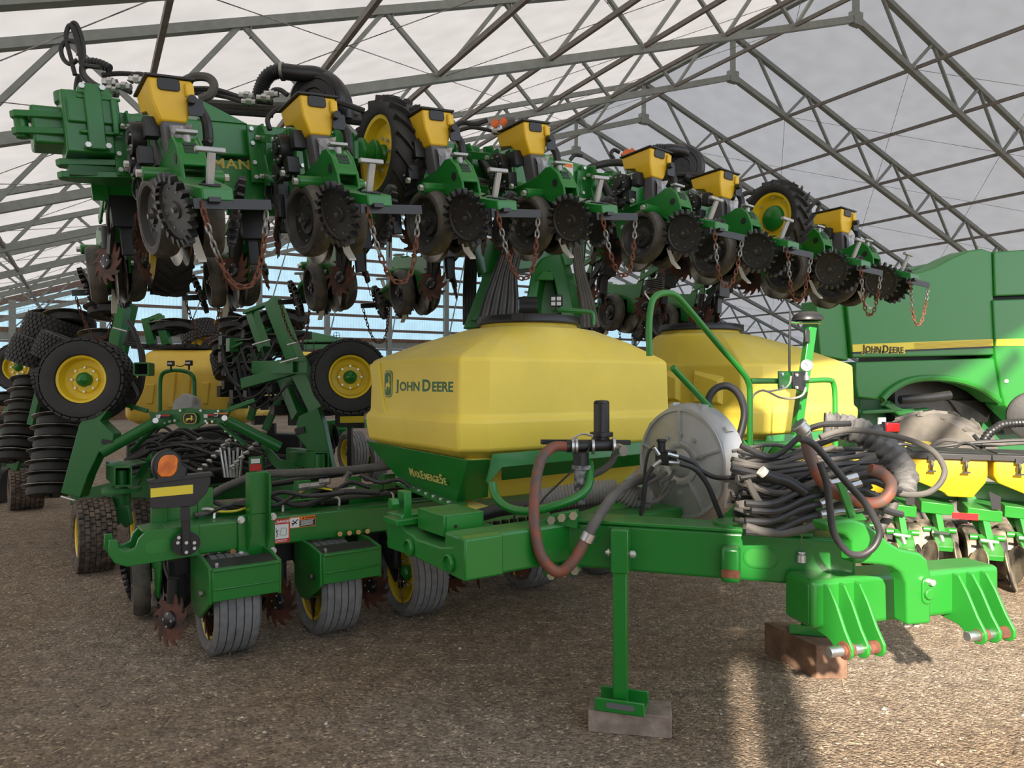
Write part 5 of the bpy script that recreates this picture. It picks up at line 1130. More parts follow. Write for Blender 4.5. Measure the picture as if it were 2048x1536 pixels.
# ---- mast behind the front tank
MD = 6.1
q = MB(); q.slab([P(925,658,MD),P(962,560,MD),P(966,520,MD),P(1005,505,MD),P(1000,560,MD),P(985,655,MD)], V((.1,.35,0))); q.slab([P(940,640,MD-.05),P(965,600,MD-.05),P(985,590,MD-.05),P(975,650,MD-.05)], V((0,.04,0))); B(q, 'mast_leg', GREEN, bev=.012)
q = MB(); q.slab([P(1040,650,MD),P(1052,600,MD),P(1062,545,MD),P(1085,515,MD),P(1120,505,MD),P(1135,560,MD),P(1150,650,MD),P(1125,650,MD),P(1108,560,MD),P(1098,545,MD),P(1080,550,MD),P(1072,600,MD),P(1068,650,MD)], V((.1,.35,0))); B(q, 'mast_leg', GREEN, bev=.012)
q = MB(); q.slab([P(1070,655,MD+.2),P(1074,560,MD+.2),P(1105,555,MD+.2),P(1125,655,MD+.2)], V((.05,.05,0))); q.slab([P(1070,560,MD-.02),P(1085,542,MD-.02),P(1105,545,MD-.02),P(1108,560,MD-.02)], V((0,.05,0))); B(q, 'mast_web', GREENB, bev=.006)
q = MB(); q.slab([P(1055,655,MD-.4),P(1068,625,MD-.4),P(1082,655,MD-.4)], V((0,.05,0))); q.bar(P(960,520,6.15), P(1130,505,6.35), .3, .25); B(q, 'mast_gusset', GREEN, bev=.004)
q = MB(); q.cyl(P(1038,615,5.9), P(1075,615,5.9), .085, 18); B(q, 'hose_roller', BLACK)
for k in range(9): hose([(958+k*9,655,5.8),(972+k*7.5,600,5.85),(990+k*5,550,5.9),(1005+k*4.4,500,5.9),(1010+k*5,440,5.9)], 5.85, 5.5, HOSEG if k % 2 else HOSE, n=8)
for k in range(4): hose([(1195-k*9,655,5.9),(1182-k*6,600,5.9),(1165-k*4,540,5.9),(1158-k*4,480,5.9)], 5.85, 5.5, HOSEG, n=8)
for k in range(4): hose([(930+k*6,650,6.4),(930+k*6,590,6.4),(932+k*6,540,6.4),(938+k*7,480,6.4)], 6.3, 5, HOSE, n=6)
for k in range(5): hose([(1150+k*3,400+k*8,6.1),(1190,405+k*8,6.2),(1240,425+k*8,6.3),(1275,440+k*8,6.5)], 6.2, 5, HOSEG, n=6)
for k in range(6): hose([(960+k*6,330+k*9,5.6),(990+k*4,345+k*8,5.7),(1010,355+k*8,5.8)], 5.6, 5, HOSE, n=6)
for k in range(5): hose([(935,352+k*9,5.5),(960,360+k*9,5.5),(1000,366+k*8,5.6)], 5.5, 4.5, HOSEG, n=6)
# timbers
q = MB(); c0 = V((.348,3.388,0)); c1 = V((.718,3.32,0)); d_ = (c1-c0).normalized(); n2 = V((-d_.y, d_.x, 0)); q.box((.188,.085,.050),(.376,.17,.100), basis(c0, d_, n2, Z))
tag(q.build('timber_block', WOOD, None, .004), 'weathered grey timber block under the tall green parking stand in front', 'timber')
q = MB(); c1 = P(1612,0,4.06); c1 = V((c1.x,c1.y,0)); q.box((.0,.14,.09),(.17,.42,.18), basis(c1+V((.09,0,0)), V((.975,.0,0)).normalized(), V((-.35,.94,0)).normalized(), Z)); 
tag(q.build('timber_block', WOODR, None, .004), 'red-brown timber block standing behind the hitch lugs', 'timber')
# ---------------------------------------------------------------- machines behind
class Rig:
    def __init__(s, name, label, cat, base, group=None):
        s.M = Matrix.Translation(base); s.t = thing(name, label, cat, s.M, group); s.I = s.M.inverted()
    def b(s, mb, name, m, bev=0, **k):
        o = mb.build(name, m, s.t, bev, **k)
        for x in [o]+EXTRA.get(o.name, []): x.matrix_local = s.I.copy()
        return o
    def fix(s, o): o.matrix_local = s.I.copy(); return o
    def hose(s, pts, D, rpx, m=HOSE, name='hose', n=7, ribs=0):
        q = MB(); q.tube([P(p[0], p[1], p[2] if len(p) > 2 else D) for p in pts], rpx/F*D, n, 4, ribs=ribs); return s.b(q, name, m)
    def poly(s, pts, D, th, name, m, bev=.006, parent=None):
        q = MB(); q.slab([P(p[0], p[1], p[2] if len(p) > 2 else D) for p in pts], V((0,th,0)))
        return s.b(q, name, m, bev) if parent is None else q.build(name, m, parent, bev)
    def beam(s, p, q_, w_, h, name, m=GREEN, bev=.006, up=(0,0,1)):
        q = MB(); q.bar(P(*p), P(*q_), w_, h, up); return s.b(q, name, m, bev)
# ---- folded air drill on the left
R = Rig('air_drill', 'folded green disc drill with raised tyres, yellow tank and deer emblem plate on the left', 'seeder', P(380,1000,8.5).xy.to_3d())
GD = mat('drill_green', (0.009,0.135,0.022), 0.35, dust=0.3, dcol=(0.14,0.18,0.12))
def dwheel(px, py, D, ax, Rr, wd, tread='block', rub=None, lugs=0):
    return R.fix(wheel(P(px,py,D), ax, Rr, wd, Rr*.56, tread, rub or RUB, R.t, 'drill_tyre', hubr=Rr*.17, lugs=lugs or 40))
dwheel(187,1070,6.35,V((-.80,-.60,0)),.305,.28, rub=RUBB, lugs=34)
dwheel(300,1055,7.3,V((-.80,-.60,0)),.305,.34, rub=RUBB, lugs=34)
dwheel(52,978,9.4,V((-.78,-.62,0)),.25,.36, rub=RUBB, lugs=34)
dwheel(176,760,6.75,V((.12,-.99,.05)),.365,.33, 'block', lugs=30)
dwheel(699,755,7.0,V((.30,-.95,.05)),.345,.33, 'block', lugs=30)
dwheel(655,765,7.45,V((.30,-.95,.05)),.32,.30, 'block', lugs=30)
dwheel(42,735,8.0,V((.0,-1,.05)),.25,.2, 'block', lugs=30)
dwheel(103,665,8.0,V((.30,.15,.95)),.27,.30, 'block', lugs=34); dwheel(78,708,7.6,V((.30,.10,.95)),.26,.28, 'block', lugs=34); dwheel(122,700,7.4,V((.4,.10,.95)),.22,.26, 'block', lugs=34)
dwheel(110,775,7.3,V((.9,.3,.3)),.22,.26,'block',lugs=30); dwheel(400,668,11.4,V((-.35,.2,.9)),.27,.3,'block',lugs=34); dwheel(470,725,8.8,V((-.3,.2,.9)),.25,.28,'block',lugs=34); dwheel(440,702,9.6,V((.8,-.5,.2)),.2,.25,'block',lugs=30)
# tower plates
R.poly([(121,986),(160,996),(176,950),(198,905),(226,888),(227,868),(200,842),(214,822),(172,826),(158,850)], 6.6, .14, 'wing_tower', GD)
R.poly([(597,833),(636,815),(648,850),(666,940),(640,948),(618,935),(612,895),(590,868)], 7.0, .14, 'wing_tower', GD)
for pts, D in (([(204,878),(225,882),(223,892),(202,888)],6.59), ([(588,858),(608,853),(610,866),(592,870)],6.98)):
    R.poly(pts, D, .02, 'tube_socket', BLKD, .002)
# box beams rising
R.beam((246,612,7.3),(228,728,7.1),.10,.15,'rising_beam',GD); R.beam((262,608,7.5),(232,745,7.3),.06,.15,'rising_beam',GD)
R.beam((228,598,7.6),(262,596,7.3),.10,.05,'beam_link',GD)
R.beam((545,602,7.4),(592,722,7.2),.11,.15,'rising_beam',GD); R.beam((503,622,7.8),(530,700,7.6),.09,.12,'rising_beam',GD); R.beam((490,625,7.8),(556,600,7.4),.06,.04,'beam_link',GD)
R.beam((293,637,9.5),(305,690,9.5),.10,.10,'rising_beam',GD); R.beam((318,632,9.5),(335,690,9.5),.10,.10,'rising_beam',GD); R.beam((290,643,9.5),(322,630,9.5),.08,.05,'beam_link',GD)
q = MB()
for a_, b_, D in (((226,656),(254,663),7.18),((156,1003),(122,993),6.55),((575,690),(603,683),7.1),((505,690),(540,680),7.5),((560,726),(596,716),7.1)): q.cyl(P(*a_,D-.12), P(*b_,D-.12), .010, 6)
R.b(q, 'u_bolt', ZINC)
R.beam((592,722,7.2),(640,820,7.1),.14,.16,'tower_beam',GD); R.beam((560,728,7.6),(600,833,7.3),.12,.14,'tower_beam',GD)
# horizontal tube boxes with open ends
def openbox(px0, py0, px1, py1, D, L, dx, name='box_tube'):
    q = MB(); a = P(px0,py0,D); b_ = P(px1,py1,D); w_ = abs(b_.x-a.x); h = abs(a.z-b_.z); c = (a+b_)/2; d = V((dx,1,0)).normalized(); x = V((1,0,0)); tk = .012
    for o_, s_ in ((V((0,0,h/2)),(w_,tk)),(V((0,0,-h/2)),(w_,tk)),(V((w_/2,0,0)),(tk,h)),(V((-w_/2,0,0)),(tk,h))): q.box((0,0,L/2),(s_[0],s_[1],L), basis(c+o_, x, Z, d))
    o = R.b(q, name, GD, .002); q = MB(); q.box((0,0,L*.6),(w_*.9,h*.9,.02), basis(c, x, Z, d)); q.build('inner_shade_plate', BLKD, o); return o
openbox(230,935,263,972,6.4,.6,-.7); openbox(630,905,657,938,6.9,.6,-.9); openbox(268,726,296,750,6.5,.3,-.3); openbox(585,722,613,746,7.0,.5,-2.2)
R.poly([(480,757),(590,727),(592,748),(482,778)],7.1,.12,'cross_tube',GD)
# emblem plate
ep = R.poly([(296,822),(312,826),(323,821),(350,819),(378,815),(410,819),(440,819),(459,817),(459,825),(448,848),(432,848),(420,842),(404,850),(394,857),(359,857),(348,846),(335,850),(318,858),(304,846)], 6.9, .03, 'emblem_plate', GD, .003)
R.beam((316,850,6.9),(262,903,6.9),.02,.09,'v_brace',GD,up=(0,1,0)); R.beam((438,846,6.9),(492,890,6.9),.02,.09,'v_brace',GD,up=(0,1,0))
R.beam((296,822,6.9),(235,805,6.9),.03,.04,'v_brace',GD); R.beam((459,819,6.9),(510,800,6.9),.03,.04,'v_brace',GD)
o = emblem(basis(P(380,837,6.87),(1,0,0),(0,0,1),(0,-1,0)), .135, .105, R.t, BLKD, DYEL, .85); R.fix(o)
q = MB(); 
for x, y in ((320,831),(361,821),(402,821),(437,822),(330,846),(340,843),(350,841),(425,843),(412,842),(303,858),(292,868),(283,876),(275,884),(452,862),(462,871),(472,880),(415,846)): q.bolts([P(x,y,6.87)],(0,-1,0),.012,.012)
R.b(q, 'bolt', ZINC)
for px, py, hd_ in ((326,833,REDD),(421,832,REDD),(442,829,ORD)):
    q = MB(); q.box((0,0,0),(.13,.003,.035), Matrix.Translation(P(px,py,6.865))); d0 = R.b(q,'safety_decal',BLKD); q = MB(); q.box((.02,-.002,.010),(.09,.002,.014), Matrix.Translation(P(px,py,6.865))); q.build('decal_header', hd_, d0); q = MB(); q.box((-.045,-.002,0),(.035,.002,.032), Matrix.Translation(P(px,py,6.865))); q.build('decal_picture', WHITED, d0)
q = MB(); q.cyl(P(310,845,6.75),P(204,905,6.6),.050,16); q.cyl(P(455,841,6.75),P(560,895,6.9),.050,16); R.b(q,'lift_cylinder',GD)
q = MB(); 
for x, y in ((311,841),(449,836)): q.cyl(P(x,y,6.7),P(x,y,6.66),.025,14)
R.b(q,'pivot_pin',STEEL)
# yellow tank with hoop
q = MB(); D0 = 9.0
def tr(z, w0, d0, d1): return [P(372-w0,0,D0+d0),P(372+w0,0,D0+d0),P(372+w0*.95,0,D0+d1),P(372-w0*.95,0,D0+d1)]
lv_ = [(697,88,.35,1.6),(702,98,.25,1.7),(738,112,.05,1.9),(800,122,0,1.9),(838,128,.05,1.8),(850,110,.15,1.6)]
vv = []; 
for y, w0, d0, d1 in lv_:
    for dx, dd in ((-w0,d0+.15),(-w0*.86,d0),(w0*.80,d0),(w0,d0+.15),(w0*.9,d1),(-w0*.9,d1)): p = P(360+dx, y, D0); vv.append((p.x, D0+dd, p.z))
ff = [(i*6+k, i*6+(k+1)%6, (i+1)*6+(k+1)%6, (i+1)*6+k)[::-1] for i in range(5) for k in range(6)]+[tuple(range(6)), tuple(range(30,36))[::-1]]
q.add(vv, ff); tk_ = R.b(q, 'seed_tank', mat('drill_tank_yellow',(.74,.50,.06),.45,vary=.05), .05, segs=3)
q = MB()
for x0_, x1_, y0_, y1_ in ((288,308,768,808),(402,418,765,808),(332,350,745,815),(362,380,745,815)): q.slab([P(x0_,y0_,8.99),P(x1_,y0_,8.99),P(x1_-3,y1_,8.99),P(x0_+3,y1_,8.99)], V((0,.06,0)))
q.build('moulded_panel', mat('drill_tank_shade',(.70,.47,.05),.45), tk_, .01)
q = MB(); q.slab([P(262,690,9.3),P(418,690,9.3),P(418,697,9.3),P(262,697,9.3)], V((0,1.0,0))); q.tube([P(372,690,9.3),P(372,681,9.3),P(391,681,9.3),P(391,690,9.3)],.012,6,smooth=False); q.tube([P(262,690,9.3),P(262,682,9.3),P(275,682,9.3)],.01,6,smooth=False)
for x in (285,360,385): q.slab([P(x-8,688,9.28),P(x+8,688,9.28),P(x+8,694,9.28),P(x-8,694,9.28)],V((0,.05,0)))
q.build('tank_hatch', BLACK, tk_)
q = MB(); q.slab([P(439,760,8.95),P(455,768,8.97),P(456,778,8.97),P(441,772,8.95)],V((0,.01,0))); R.b(q,'white_label',WHITED)
R.hose([(320,835),(320,790),(321,758),(328,745),(345,741),(368,742),(382,748),(388,762),(389,800),(389,818)], 8.6, 4.2, GREEN, 'guard_hoop', n=10)
for x, y in ((342,727),(378,726)):
    q = MB(); q.box((0,0,0),(.07,.05,.06), Matrix.Translation(P(x,y,8.5))); q.cyl(P(x,y+5,8.5),P(x,y+14,8.5),.012,6); l_ = R.b(q,'work_lamp',BLACK,.004)
    q = MB(); q.box((0,-.027,0),(.05,.003,.02), Matrix.Translation(P(x,y,8.5))); q.build('lamp_lens', WHITED, l_)
R.hose([(352,731),(362,733),(372,728)],8.5,1,HOSE)
# disc openers: flat stacks
def opener(p, ax, r=.20):
    T = frm(p, ax); q = MB(); q.lathe([(.001,-.03),(r*.5,-.03),(r*.80,-.045),(r*.92,-.035),(r*.95,0),(r*.92,.035),(r*.80,.045),(r*.5,.03),(.001,.03)], T, 26)
    o = R.b(q, 'gauge_wheel', RUB); q = MB(); q.lathe([(.001,-.062),(r*1.15,-.060),(r*1.15,-.055),(.001,-.052)], T, 30); q.build('disc_blade', STEELW, o)
    q = MB(); q.box((r*.9,0,-.03),(r*.7,.08,.10),T); q.cyl(T @ V((0,0,-.07)),T @ V((0,0,.06)),.035,10); q.build('opener_arm', BLACK, o); return o
for k in range(7): opener(P(118-k*3.5, 845+k*23, 7.2), V((.10,-.25,-1)))
for k in range(7): opener(P(62-k*6, 770+k*24, 7.9), V((.10,-.3,-1)), .17)
for x, y, D in ((135,640,8),(215,625,7.9),(205,680,7.6),(330,660,9.6),(350,655,9.6),(470,655,8.6),(520,650,8.3),(500,700,8.1),(560,640,8),(480,745,8),(530,770,7.9),(545,690,8),(20,800,9),(15,840,9),(140,655,8.2)): opener(P(x,y,D), V((.12,-.2,-1)))
for x, y, D in ((515,735,8),(540,735,7.8),(555,775,7.6),(505,790,7.8),(560,820,7.5),(520,840,8.2),(580,790,7.5),(460,770,8.4)): 
    q = MB(); q.box((0,0,0),(.16,.12,.10), basis(P(x,y,D),V((.8,.6,0)).normalized(),V((-.6,.8,0)).normalized(),Z)); q.cyl(P(x-14,y+8,D),P(x+10,y-8,D),.02,8); q.box((.1,.1,-.1),(.08,.08,.12), Matrix.Translation(P(x,y,D))); R.b(q,'opener_head',BLACK,.004)
for a_, b_, D in (((30,940),(62,850),8),((62,850),(85,760),7.8),((70,930),(105,830),7.6),((88,880),(150,820),7.4),((500,840),(540,700),8),((530,860),(575,760),7.8),((480,800),(470,700),8.4)): R.beam((*a_,D),(*b_,D),.06,.07,'opener_bar',GD)
# lower carriage
R.poly([(140,985),(300,945),(300,1010),(235,1022),(215,1005),(140,1010)],7.2,.2,'carriage_plate',GD); R.poly([(240,960),(330,925),(335,1000),(240,1010)],7.6,.2,'carriage_plate',GD)
R.poly([(268,956),(290,918),(302,905),(306,915),(290,945),(268,985)],6.9,.03,'angle_plate',GD); R.poly([(521,890),(530,888),(560,920),(600,925),(600,950),(560,948),(540,925)],7.2,.04,'angle_plate',GD)
R.poly([(205,930),(232,935),(262,932),(240,925)],6.5,.3,'tube_cap',GREEND,.003); R.poly([(575,905),(632,908),(655,905),(620,900)],7,.3,'tube_cap',GREEND,.003)
q = MB(); q.cyl(P(243,940,6.5),P(243,975,6.5),.05,16); q.cyl(P(243,975,6.5),P(243,983,6.5),.16,20); q.cyl(P(243,984,6.5),P(243,1012,6.5),.075,16); q.cyl(P(640,908,6.9),P(640,935,6.9),.05,16); q.cyl(P(640,942,6.9),P(640,946,6.9),.16,20); R.b(q,'swivel_post',GD)
R.poly([(232,1012),(256,1012),(262,1048),(250,1056),(240,1045),(232,1052),(226,1040)],6.4,.05,'caster_fork',GREEND)
R.poly([(300,985),(520,960),(640,945),(640,985),(300,1010)],8.0,.25,'cross_frame',GD); R.poly([(560,950),(640,945),(650,975),(650,1000),(560,1000)],7.6,.1,'cross_frame',GD)
R.poly([(497,915),(523,912),(524,950),(497,955)],6.7,.06,'valve_plate',GD); q = MB(); q.slab([P(502,918,6.68),P(520,917,6.68),P(520,926,6.68),P(502,927,6.68)],V((0,-.002,0))); R.b(q,'white_label',WHITED); q = MB(); q.slab([P(500,929,6.68),P(523,928,6.68),P(523,941,6.68),P(500,942,6.68)],V((0,-.002,0))); R.b(q,'red_label',REDD)
q = MB()
for k in range(6): q.cyl(P(440+k*9,895+k%2*6,6.9),P(450+k*6,955,6.9),.012,6)
for k in range(26): 
    x = 395+(k*37)%120; y = 880+(k*23)%60; q.cyl(P(x,y,6.9),P(x+9,y+(k%3)*4-4,6.9),.016,6)
R.b(q,'hydraulic_fitting',STEEL)
rs = random.Random(5)
for k in range(30):
    x0 = 225+rs.random()*120; y0 = 885+rs.random()*70; x1 = x0+90+rs.random()*160; y1 = 870+rs.random()*90; D = 6.9+rs.random()*1.3
    R.hose([(x0,y0),(x0+(x1-x0)*.3,y0-rs.random()*22),(x0+(x1-x0)*.7,y1-25+rs.random()*50),(x1,y1)],D,rs.choice((3,3.5,4.5)),HOSE)
for k in range(22):
    x0 = 440+rs.random()*90; y0 = 680+rs.random()*110; R.hose([(x0,y0),(x0+15,y0+30+rs.random()*30),(x0+45,y0+rs.random()*70),(x0+60+rs.random()*40,y0-20+rs.random()*40)],7.2+rs.random()*.8,rs.choice((2.5,3.5)),HOSE)
for k in range(7): R.hose([(248+k,690),(262,660+k*5),(280+k,700),(286,735+k*6),(262,790+k*5)],7.0,2.8,HOSE)
R.hose([(255,640),(270,665),(280,700),(284,730)],7,4.5,HOSE); R.hose([(262,765),(275,790),(262,805),(245,800)],6.8,5,HOSE)
q = MB(); 
for k in range(8): q.box((0,0,0),(.3+.1*(k%3),.3,.18), Matrix.Translation(P(330+k*25, 905+(k%3)*22, 8.4)))
R.b(q,'dark_backing',BLACK,.02)  # black boxes fill in darkness behind the hoses
q = MB(); q.lathe([(.001,0),(.13,0),(.16,-.04),(.16,-.12),(.06,-.15),(.001,-.15)], frm(P(364,812,8.4),(-.3,-1,.3)), 24); R.b(q,'fan_motor',WHITED if False else ALU)
R.poly([(250,872),(420,862),(600,868),(610,962),(430,975),(250,978)],8.9,.3,'dark_backing',BLACK,.03)  # black slab added as the deep shade behind the hose tangle
rs = random.Random(9)
for k in range(26):
    x, y, D = 450+rs.random()*150, 650+rs.random()*170, 7.9+rs.random()*.8
    q = MB(); q.box((0,0,0),(.14+.1*rs.random(),.14,.07+.08*rs.random()), basis(P(x,y,D),V((.8,.6,0)),V((-.6,.8,0)),Z)); q.cyl(P(x-10,y+6,D-.1),P(x+12,y-5,D-.1),.018,8); R.b(q,'opener_head',BLACK if k % 3 else GD,.004)
for k in range(8): opener(P(90+k*9, 640+((k*37)%60), 8.4), V((.2,-.3,-1)), .16)
for k in range(10): opener(P(455+k*14, 700-((k*53)%70), 8.6), V((.2*(-1)**k,-.35,-1)), .18)
# ---- second machine at far left edge
S = Rig('cultivator', 'dark folded implement with red-orange reflector bar at the far left edge', 'implement', P(20,940,10).xy.to_3d())
S.poly([(-60,900),(70,896),(70,903),(-60,908)],9.6,.06,'rear_bar',GD); q = MB(); q.slab([P(-60,899,9.58),P(14,898,9.58),P(14,904,9.58),P(-60,906,9.58)],V((0,-.005,0))); q.slab([P(30,898,9.58),P(70,896,9.58),P(70,902,9.58),P(30,904,9.58)],V((0,-.005,0))); S.b(q,'reflector',ORD)
q = MB(); q.lathe([(.001,.04),(.04,.03),(.05,0),(.001,0)], frm(P(50,899,9.5),(0,-1,0)),16); S.b(q,'amber_lens',AMBER)
S.poly([(45,862),(53,862),(53,888),(45,888)],9.5,.01,'yellow_reflector',DYEL,.002)
for a_, b_ in (((20,935),(60,850)),((66,895),(90,800)),((-10,950),(20,800)),((68,905),(120,840))): S.beam((*a_,9.8),(*b_,9.8),.06,.08,'frame_bar',GD)
S.poly([(-60,915),(100,905),(100,945),(-60,960)],10.2,.3,'frame_box',BLACK); S.fix
S.b(MB().cyl(P(5,975,10),P(25,975,10),.28,24),'roller_tyre',RUB)
# ---- far grain bin trailer with red and white name
G = Rig('grain_trailer', 'far green grain trailer with a pitched cover and grey name stripe', 'trailer', P(620,860,16).xy.to_3d())
G.poly([(560,668),(592,659),(600,659),(667,672),(667,684),(560,686)],16,2.4,'bin_top',PALEG,.02); G.poly([(562,688),(665,688),(665,720),(562,740)],16.05,2.3,'bin_side',PALEG,.02)
G.poly([(562,698),(666,698),(666,706),(562,706)],15.98,.02,'name_stripe',mat('grey_stripe',(.06,.065,.065),.5),.0)
q = MB(); q.slab([P(629,699.5,15.94),P(637,699.5,15.94),P(634,705,15.94)],V((0,.01,0))); G.b(q,'red_mark',REDD)
t = text([('AULARI', .085)], basis(P(637,705,15.94),(1,0,0),(0,0,1),(0,-1,0)), WHITED, G.t, 'lettering', .001, .03, 1.0, 1.0); G.fix(t)
q = MB(); q.lathe([(.065,0),(.075,.006),(.065,.012)], frm(P(673,671,15.9),(0,-1,0)), 20, 0, True); 
for k in range(4): q.bar(P(673,671,15.9), P(673+6*math.cos(k*PI/2),671+6*math.sin(k*PI/2),15.9),.01,.01)
G.b(q,'hand_wheel',BLACK)
for x in (590,598,612,628): G.hose([(x,712),(x,686),(x+6,683)],15.8,.9,BLACK,'ladder_rail')
G.b(MB().cyl(P(600,705,15.2),P(600,712,15.2),.4,24,.5),'yellow_cap',YELP)
# machinery dimly seen between drill and tank
K = Rig('row_planter', 'green row planter in the gap between the drill and the front tank', 'planter', P(690,930,10).xy.to_3d())
K.poly([(640,842),(730,838),(730,856),(640,860)],10,.2,'toolbar',GREEN); K.poly([(672,787),(725,785),(725,817),(672,818)],8.3,.02,'green_panel',GREEN,.003)
q = MB(); 
for x in (688,715): q.cyl(P(x,801,8.28),P(x,801,8.22),.035,14)
K.b(q,'knob',BLACK)
K.poly([(670,817),(728,815),(728,856),(670,853)],8.25,.03,'marker_plate',BLKP,.003); K.poly([(680,833),(728,832),(728,845),(680,846)],8.22,.005,'yellow_reflector',DYEL,0)
K.beam((700,850,8.3),(700,938,8.3),.08,.05,'marker_post',BLKP)
K.fix(wheel(P(706,905,9.2), -UL, .27, .22, .16, 'rib', RUBG, K.t, 'tyre')); K.fix(wheel(P(745,920,9.4), -UL, .27, .22, .16, 'rib', RUBG, K.t, 'tyre'))
for x, y in ((652,868),(668,872),(640,880),(660,893)):
    q = MB(); q.lathe([(.001,-.01),(.15,-.01),(.16,.0),(.15,.01),(.001,.01)], frm(P(x,y,9.6),(-.8,-.6,0)), 24); K.b(q,'closing_disc',DISCB)
for x, y in ((640,850),(662,850),(655,868),(684,866)):
    K.poly([(x-8,y-8),(x+8,y-10),(x+12,y+4),(x+2,y+12),(x-6,y+6)],9.6,.05,'row_bracket',GREEN)
# ---- combine harvester on the right
ca = V((.906,.423,0)); cn = V((.423,-.906,0)); cp0 = P(1850,760,10.0)
H_ = Rig('combine_harvester', 'tall green combine harvester with a yellow name stripe filling the right background', 'combine', V((cp0.x+1, cp0.y+1, 0)))
def cpl(pts, off, th, name, m=GREENB, bev=.02, parent=None):
    q = MB(); q.slab([ray_plane(x, y, cp0+cn*off, cn) for x, y in pts], -cn*th); return H_.b(q, name, m, bev, segs=3) if parent is None else q.build(name, m, parent, bev)
cpl([(1790,600),(2420,560),(2420,800),(2010,870),(1990,805),(1790,880)], -.35, .6, 'body_core', BLACK, 0)
cpl([(1632,602),(1688,606),(1697,708),(1697,722),(1640,712)], .0, .25, 'rear_side_panel')
mp_ = cpl([(1694,607),(1694,580),(1740,568),(1796,546),(1840,544),(1870,534),(1905,515),(1938,501),(1965,497),(1984,504),(1986,560),(1989,670),(1989,710),(1705,716),(1703,690)], .05, .30, 'upper_side_panel')
cpl([(1712,724),(1988,716),(1994,745),(2003,806),(1990,797),(1972,783),(1945,770),(1912,762),(1885,758),(1858,758),(1832,761),(1812,767),(1794,775),(1776,786),(1764,800),(1716,795),(1712,770)], .05, .30, 'lower_side_panel')
q = MB(); q.tube([ray_plane(x, y, cp0+cn*.07, cn) for x, y in ((1764,799),(1782,781),(1815,763),(1858,756),(1912,760),(1960,776),(1998,802))], .045, 8, 5); H_.b(q, 'arch_lip', GREENB)
cpl([(1989,503),(2420,478),(2420,576),(1991,592)], .08, .3, 'corner_panel'); cpl([(1987,600),(2420,585),(2420,830),(2052,850),(2012,812),(2002,770),(1992,700)], .08, .3, 'corner_panel')
cpl([(1800,548),(1850,530),(1990,505),(2420,470),(2420,520),(1800,575)], -.25, .6, 'upper_deck', GREEN)
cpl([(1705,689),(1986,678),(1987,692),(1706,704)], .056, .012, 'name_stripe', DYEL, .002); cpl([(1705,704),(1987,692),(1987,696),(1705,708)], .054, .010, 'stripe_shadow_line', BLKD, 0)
cpl([(1993,678),(2420,675),(2420,690),(1993,692)], .086, .012, 'name_stripe', DYEL, .002)
q = MB()
for k in (2,4.5,7,9.5,12): q.slab([ray_plane(x,y,cp0+cn*.070,cn) for x,y in ((1830,684.2+k),(1986,678+k),(1986,678.6+k),(1830,684.8+k))], -cn*.002)
H_.b(q,'pinstripe',mat('pinstripe',(.35,.22,.01),.5))
mt = basis(ray_plane(1726,704,cp0+cn*.062,cn), ca, V((0,0,1)), cn)
t = text([('J',.135),('OHN',.11),(' ',.06),('D',.135),('EERE',.11)], mt, BLKD, H_.t, 'stripe_lettering', .002, .018, 1.05, 1.12); H_.fix(t)
t = text([('J',.135),('OHN',.11),(' ',.06),('D',.135),('EERE',.11)], mt @ Matrix.Translation((0,0,-.006)), DYEL, H_.t, 'lettering_outline', .002, .085, 1.05, 1.12); H_.fix(t)
q = MB(); q.cyl(ray_plane(2013,762,cp0+cn*.09,cn), ray_plane(2013,762,cp0+cn*.10,cn), .028, 16); H_.b(q,'latch',STEELW)
cpl([(1720,790),(1800,780),(1990,790),(2050,840),(2050,960),(1720,960)], -.5, .2, 'inner_shield', GREEND, .02)
cpl([(1900,800),(1990,800),(1975,845),(1930,842)], -.3, .1, 'rubber_flap', BLACK, .01); cpl([(1735,860),(1775,850),(1790,900),(1735,900)], -.2, .1, 'inner_bracket', GREEN); cpl([(1716,850),(1722,850),(1732,900),(1724,900)],-.1,.05,'inner_bracket',GREEN); cpl([(1725,820),(1830,815),(1830,822),(1725,830)],-.15,.1,'inner_bracket',GREEN); cpl([(1780,800),(1810,820),(1860,815),(1860,825),(1800,832),(1770,812)],-.15,.1,'inner_bracket',GREEN)
H_.hose([(1800,800),(1860,795),(1900,790)],9.9,9,BLACK,'exhaust_pipe',n=14)
cpl([(1758,835),(1772,835),(1772,852),(1758,852)],.02,.02,'warning_decal',WHITED,0)
q = MB(); q.box((0,0,0),(.17,.08,.12), Matrix.Translation(P(1781,854,8.6))); rl = H_.b(q,'tail_lamp_base',BLACK,.004); q = MB(); q.box((0,-.05,0),(.15,.03,.10), Matrix.Translation(P(1781,854,8.6))); q.build('red_lens',REDL,rl,.008)
H_.poly([(1775,864),(1795,864),(1795,900),(1775,900)],8.7,.08,'lamp_bracket',BLKP)
H_.fix(wheel(P(1868,938,8.6), V((-.75,-.66,0)), .66, .55, .30, 'chevron', mat('dusty_tractor_rubber',(.16,.145,.125),.8,vary=.35,vscale=5), H_.t, 'steering_tyre', lugs=16))
q = MB(); q.lathe([(.001,0),(.24,0),(.28,.03),(.28,.08),(.25,.10),(.001,.10)], frm(P(2068,832,8.3),(-.4,-1,0)), 30); H_.b(q,'round_cover',RUB)
